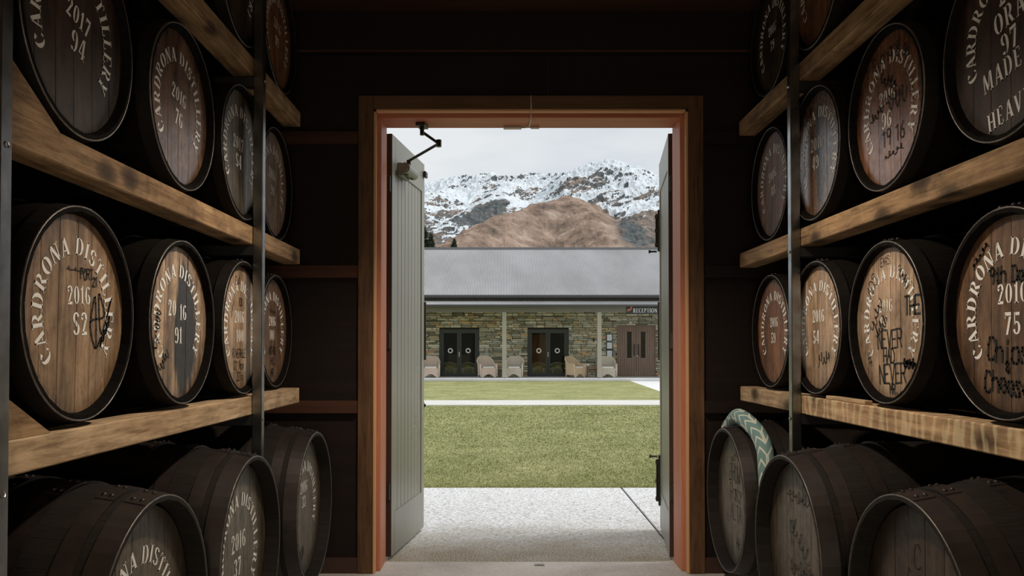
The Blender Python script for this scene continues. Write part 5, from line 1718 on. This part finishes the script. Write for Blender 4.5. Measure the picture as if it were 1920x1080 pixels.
ridges = [
 ([P3(500, 352, 4000), P3(700, 356, 4000), P3(797, 349, 3950), P3(857, 345, 3850), P3(885, 341, 3850), P3(920, 334, 3800), P3(940, 343, 3800), P3(975, 340, 3850), P3(1000, 331, 3950), P3(1040, 337, 3900),
   P3(1075, 334, 3800), P3(1098, 326, 3700), P3(1118, 314, 3600), P3(1140, 313, 3600), P3(1165, 321, 3650), P3(1190, 326, 3700), P3(1215, 335, 3750), P3(1250, 343, 3800), P3(1350, 340, 3900), P3(1500, 352, 4000)], .62, 1.25),
 ([P3(800, 480, 2150), P3(860, 452, 2300), P3(905, 426, 2500), P3(955, 404, 2700), P3(1010, 385, 2900), P3(1058, 374, 3050), P3(1074, 376, 3150)], .60, .50),
 ([P3(1060, 372, 3050), P3(1085, 392, 2850), P3(1120, 420, 2600), P3(1150, 450, 2400)], .62, .5),
 ([P3(1150, 470, 2350), P3(1180, 432, 2600), P3(1215, 402, 2900), P3(1245, 378, 3150), P3(1290, 360, 3500), P3(1330, 345, 3800)], .55, .8),
 ([P3(790, 455, 2500), P3(835, 430, 2750), P3(880, 402, 3000), P3(930, 372, 3350), P3(960, 350, 3700)], .58, .9),
 ([P3(700, 440, 2500), P3(760, 400, 2900), P3(810, 372, 3300), P3(857, 350, 3750)], .58, .9),
 ([P3(1400, 440, 2500), P3(1420, 400, 3000), P3(1430, 350, 3800)], .58, .9),
 ([P3(560, 450, 2400), P3(600, 400, 3000), P3(640, 360, 3800)], .58, .9),
]
wx = X + 90 * fbm(X, Y, 420, 4, 50); wy = Y + 90 * fbm(X, Y, 420, 4, 60)
Z = np.full(X.shape, -60.0)
NEAR = np.zeros(X.shape)
for pts_, k_, rgh in ridges:
    best = np.full(X.shape, -1e9)
    for (ax, ay, az), (bx_, by_, bz_) in zip(pts_, pts_[1:]):
        dx, dy = bx_ - ax, by_ - ay
        t = np.clip(((wx - ax) * dx + (wy - ay) * dy) / (dx * dx + dy * dy), 0, 1)
        dd = np.hypot(wx - ax - t * dx, wy - ay - t * dy)
        dd0 = np.hypot(X - ax - t * dx, Y - ay - t * dy)
        dd = np.minimum(dd, dd0 + 40) * .6 + dd0 * .4
        h_ = az + t * (bz_ - az) - k_ * (np.sqrt(dd * dd + 30 ** 2) - 30)
        best = np.maximum(best, h_)
    sel = best > Z
    NEAR = np.where(sel, rgh, NEAR)
    s_ = 14.0
    m_ = np.maximum(Z, best)
    Z = m_ + s_ * np.log(np.exp((Z - m_) / s_) + np.exp((best - m_) / s_)) * .6
# soften roughness map
for _ in range(14):
    NEAR = (NEAR + np.roll(NEAR, 1, 0) + np.roll(NEAR, -1, 0) + np.roll(NEAR, 1, 1) + np.roll(NEAR, -1, 1)) / 5
crest = fbm(X, Y, 34, 4, 700, .6, True)
rug = fbm(wx, wy, 260, 6, 5, .52, True)
det = fbm(X, Y, 60, 5, 25, .6, True)
Z = Z + NEAR * (34 * (rug - .3) + 20 * (det - .3)) + 4.0 * (det - .3) + np.clip((Z - 620) / 120, 0, 1) * 13 * (crest - .3)
Z = np.where(Y < 1900, Z * np.clip((Y - 1500) / 400, 0, 1) - 40 * (1 - np.clip((Y - 1500) / 400, 0, 1)), Z)
# attributes: snow cover and rock
gxz = np.gradient(Z, axis=0) / np.maximum(np.gradient(X, axis=0), .1)
gyz = np.gradient(Z, axis=1) / np.gradient(Y, axis=1)
slope = np.hypot(gxz, gyz)
streak = fbm(X * 1.0 + Y * .35, Y * .55, 70, 5, 90, .6)
streak2 = fbm(X + Z * .5, Y * .7 - Z, 28, 4, 190, .6)
low = fbm(X, Y, 500, 3, 33)
side = np.tanh(gxz * 1.3)
al = .85 * X + .52 * Z; ac = -.52 * X + .85 * Z + .3 * Y
slash = fbm(al / 4.2, ac, 62, 6, 400, .66)
al2 = -.7 * X + .7 * Z; ac2 = .7 * X + .7 * Z + .3 * Y
back = fbm(al2 / 3.4, ac2, 54, 6, 500, .66)
wR = 1 / (1 + np.exp(-(X - 520) / 60))
sl = slash * (1 - wR) + (back * .6 + slash * .4) * wR
el = (Z - 500) / 150
pen = 2.6 * np.clip((.84 - NEAR) / .30, 0, 1)
SN = .32 + 1.0 * np.clip(el, -3, .55) + .25 * np.clip(el - .55, 0, 9) + .9 * low + 6.4 * sl + 1.2 * streak2 + .4 * side - .9 * (slope - .7) - pen
snow = 1 / (1 + np.exp(-SN * 6))
def blob(px, py, d, rx, rz, tilt):
    bx0, _, bz0 = P3(px, py, d)
    ux = (X - bx0); uz = (Z - bz0)
    a_ = ux * np.cos(tilt) + uz * np.sin(tilt); b_ = -ux * np.sin(tilt) + uz * np.cos(tilt)
    return np.exp(-((a_ / rx) ** 2 + (b_ / rz) ** 2) + 1.6 * fbm(X, Y, 90, 4, 610)) * (np.abs(Y - d) < 420)
scree = blob(905, 410, 3050, 95, 38, .5) + blob(925, 390, 3250, 70, 26, .5) + blob(1172, 428, 2650, 34, 60, -.2) + blob(1190, 452, 2450, 50, 30, -.2)
snow = snow * (1 - np.clip(scree * 1.3, 0, 1))
rk = 1 / (1 + np.exp(-(slope - .85 + .9 * fbm(X, Y, 120, 4, 77) + .6 * (low) + .25 * side * -1) * 5))
rk = rk * np.clip((NEAR - .42) / .45, .22, 1)
nvt = NU * NV
co = np.stack([X, Y, Z], -1).reshape(-1, 3)
idx = np.arange(nvt).reshape(NU, NV)
quads = np.stack([idx[:-1, :-1], idx[1:, :-1], idx[1:, 1:], idx[:-1, 1:]], -1).reshape(-1, 4)
me = bpy.data.meshes.new('mountain_range')
me.vertices.add(nvt); me.loops.add(quads.size); me.polygons.add(len(quads))
me.vertices.foreach_set('co', co.ravel().astype(np.float32))
me.loops.foreach_set('vertex_index', quads.ravel().astype(np.int32))
me.polygons.foreach_set('loop_start', np.arange(0, quads.size, 4, dtype=np.int32))
me.polygons.foreach_set('use_smooth', np.ones(len(quads), dtype=bool))
me.update()
for nm_, arr in (('snow', snow), ('rock', np.clip(rk + .9 * scree, 0, 1)), ('tint', np.clip(.5 + fbm(X, Y, 90, 6, 300, .6) * 1.4, 0, 1))):
    at_ = me.attributes.new(nm_, 'FLOAT', 'POINT'); at_.data.foreach_set('value', arr.ravel().astype(np.float32))
m, nt, bs = new_mat('mountain_ground')
def attr(n_):
    a = N(nt, 'ShaderNodeAttribute'); a.attribute_name = n_; return a.outputs['Fac']
r = ramp(nt, [(.15, srgb(100, 86, 76)), (.42, srgb(134, 114, 100)), (.62, srgb(152, 131, 116)), (.9, srgb(172, 154, 140))])
nt.links.new(attr('tint'), r.inputs[0])
nn = noise(nt, mapping(nt), .05, 6, .7)
rr2 = ramp(nt, [(.35, srgb(60, 67, 72)), (.65, srgb(104, 108, 108))]); nt.links.new(nn.outputs[0], rr2.inputs[0])
c = mix(nt, attr('rock'), r.outputs[0], rr2.outputs[0])
nn2 = noise(nt, mapping(nt, (1, 1, .6)), .09, 5, .75)
ad = N(nt, 'ShaderNodeMath', operation='MULTIPLY_ADD'); ad.inputs[1].default_value = .7
sb = N(nt, 'ShaderNodeMath', operation='SUBTRACT'); sb.inputs[1].default_value = .5
nt.links.new(nn2.outputs[0], sb.inputs[0]); nt.links.new(sb.outputs[0], ad.inputs[0]); nt.links.new(attr('snow'), ad.inputs[2])
sr = ramp(nt, [(.42, 0.0), (.58, 1.0)]); nt.links.new(ad.outputs[0], sr.inputs[0])
c = mix(nt, sr.outputs[0], c, srgb(204, 212, 218))
nt.links.new(c, bs.inputs['Base Color']); bs.inputs['Roughness'].default_value = .9; bs.inputs['Specular IOR Level'].default_value = .1
bump(nt, bs, nn2.outputs[0], .6, 6.0)
me.materials.append(m)
o = link('mountain_range', me); o['kind'] = 'structure'
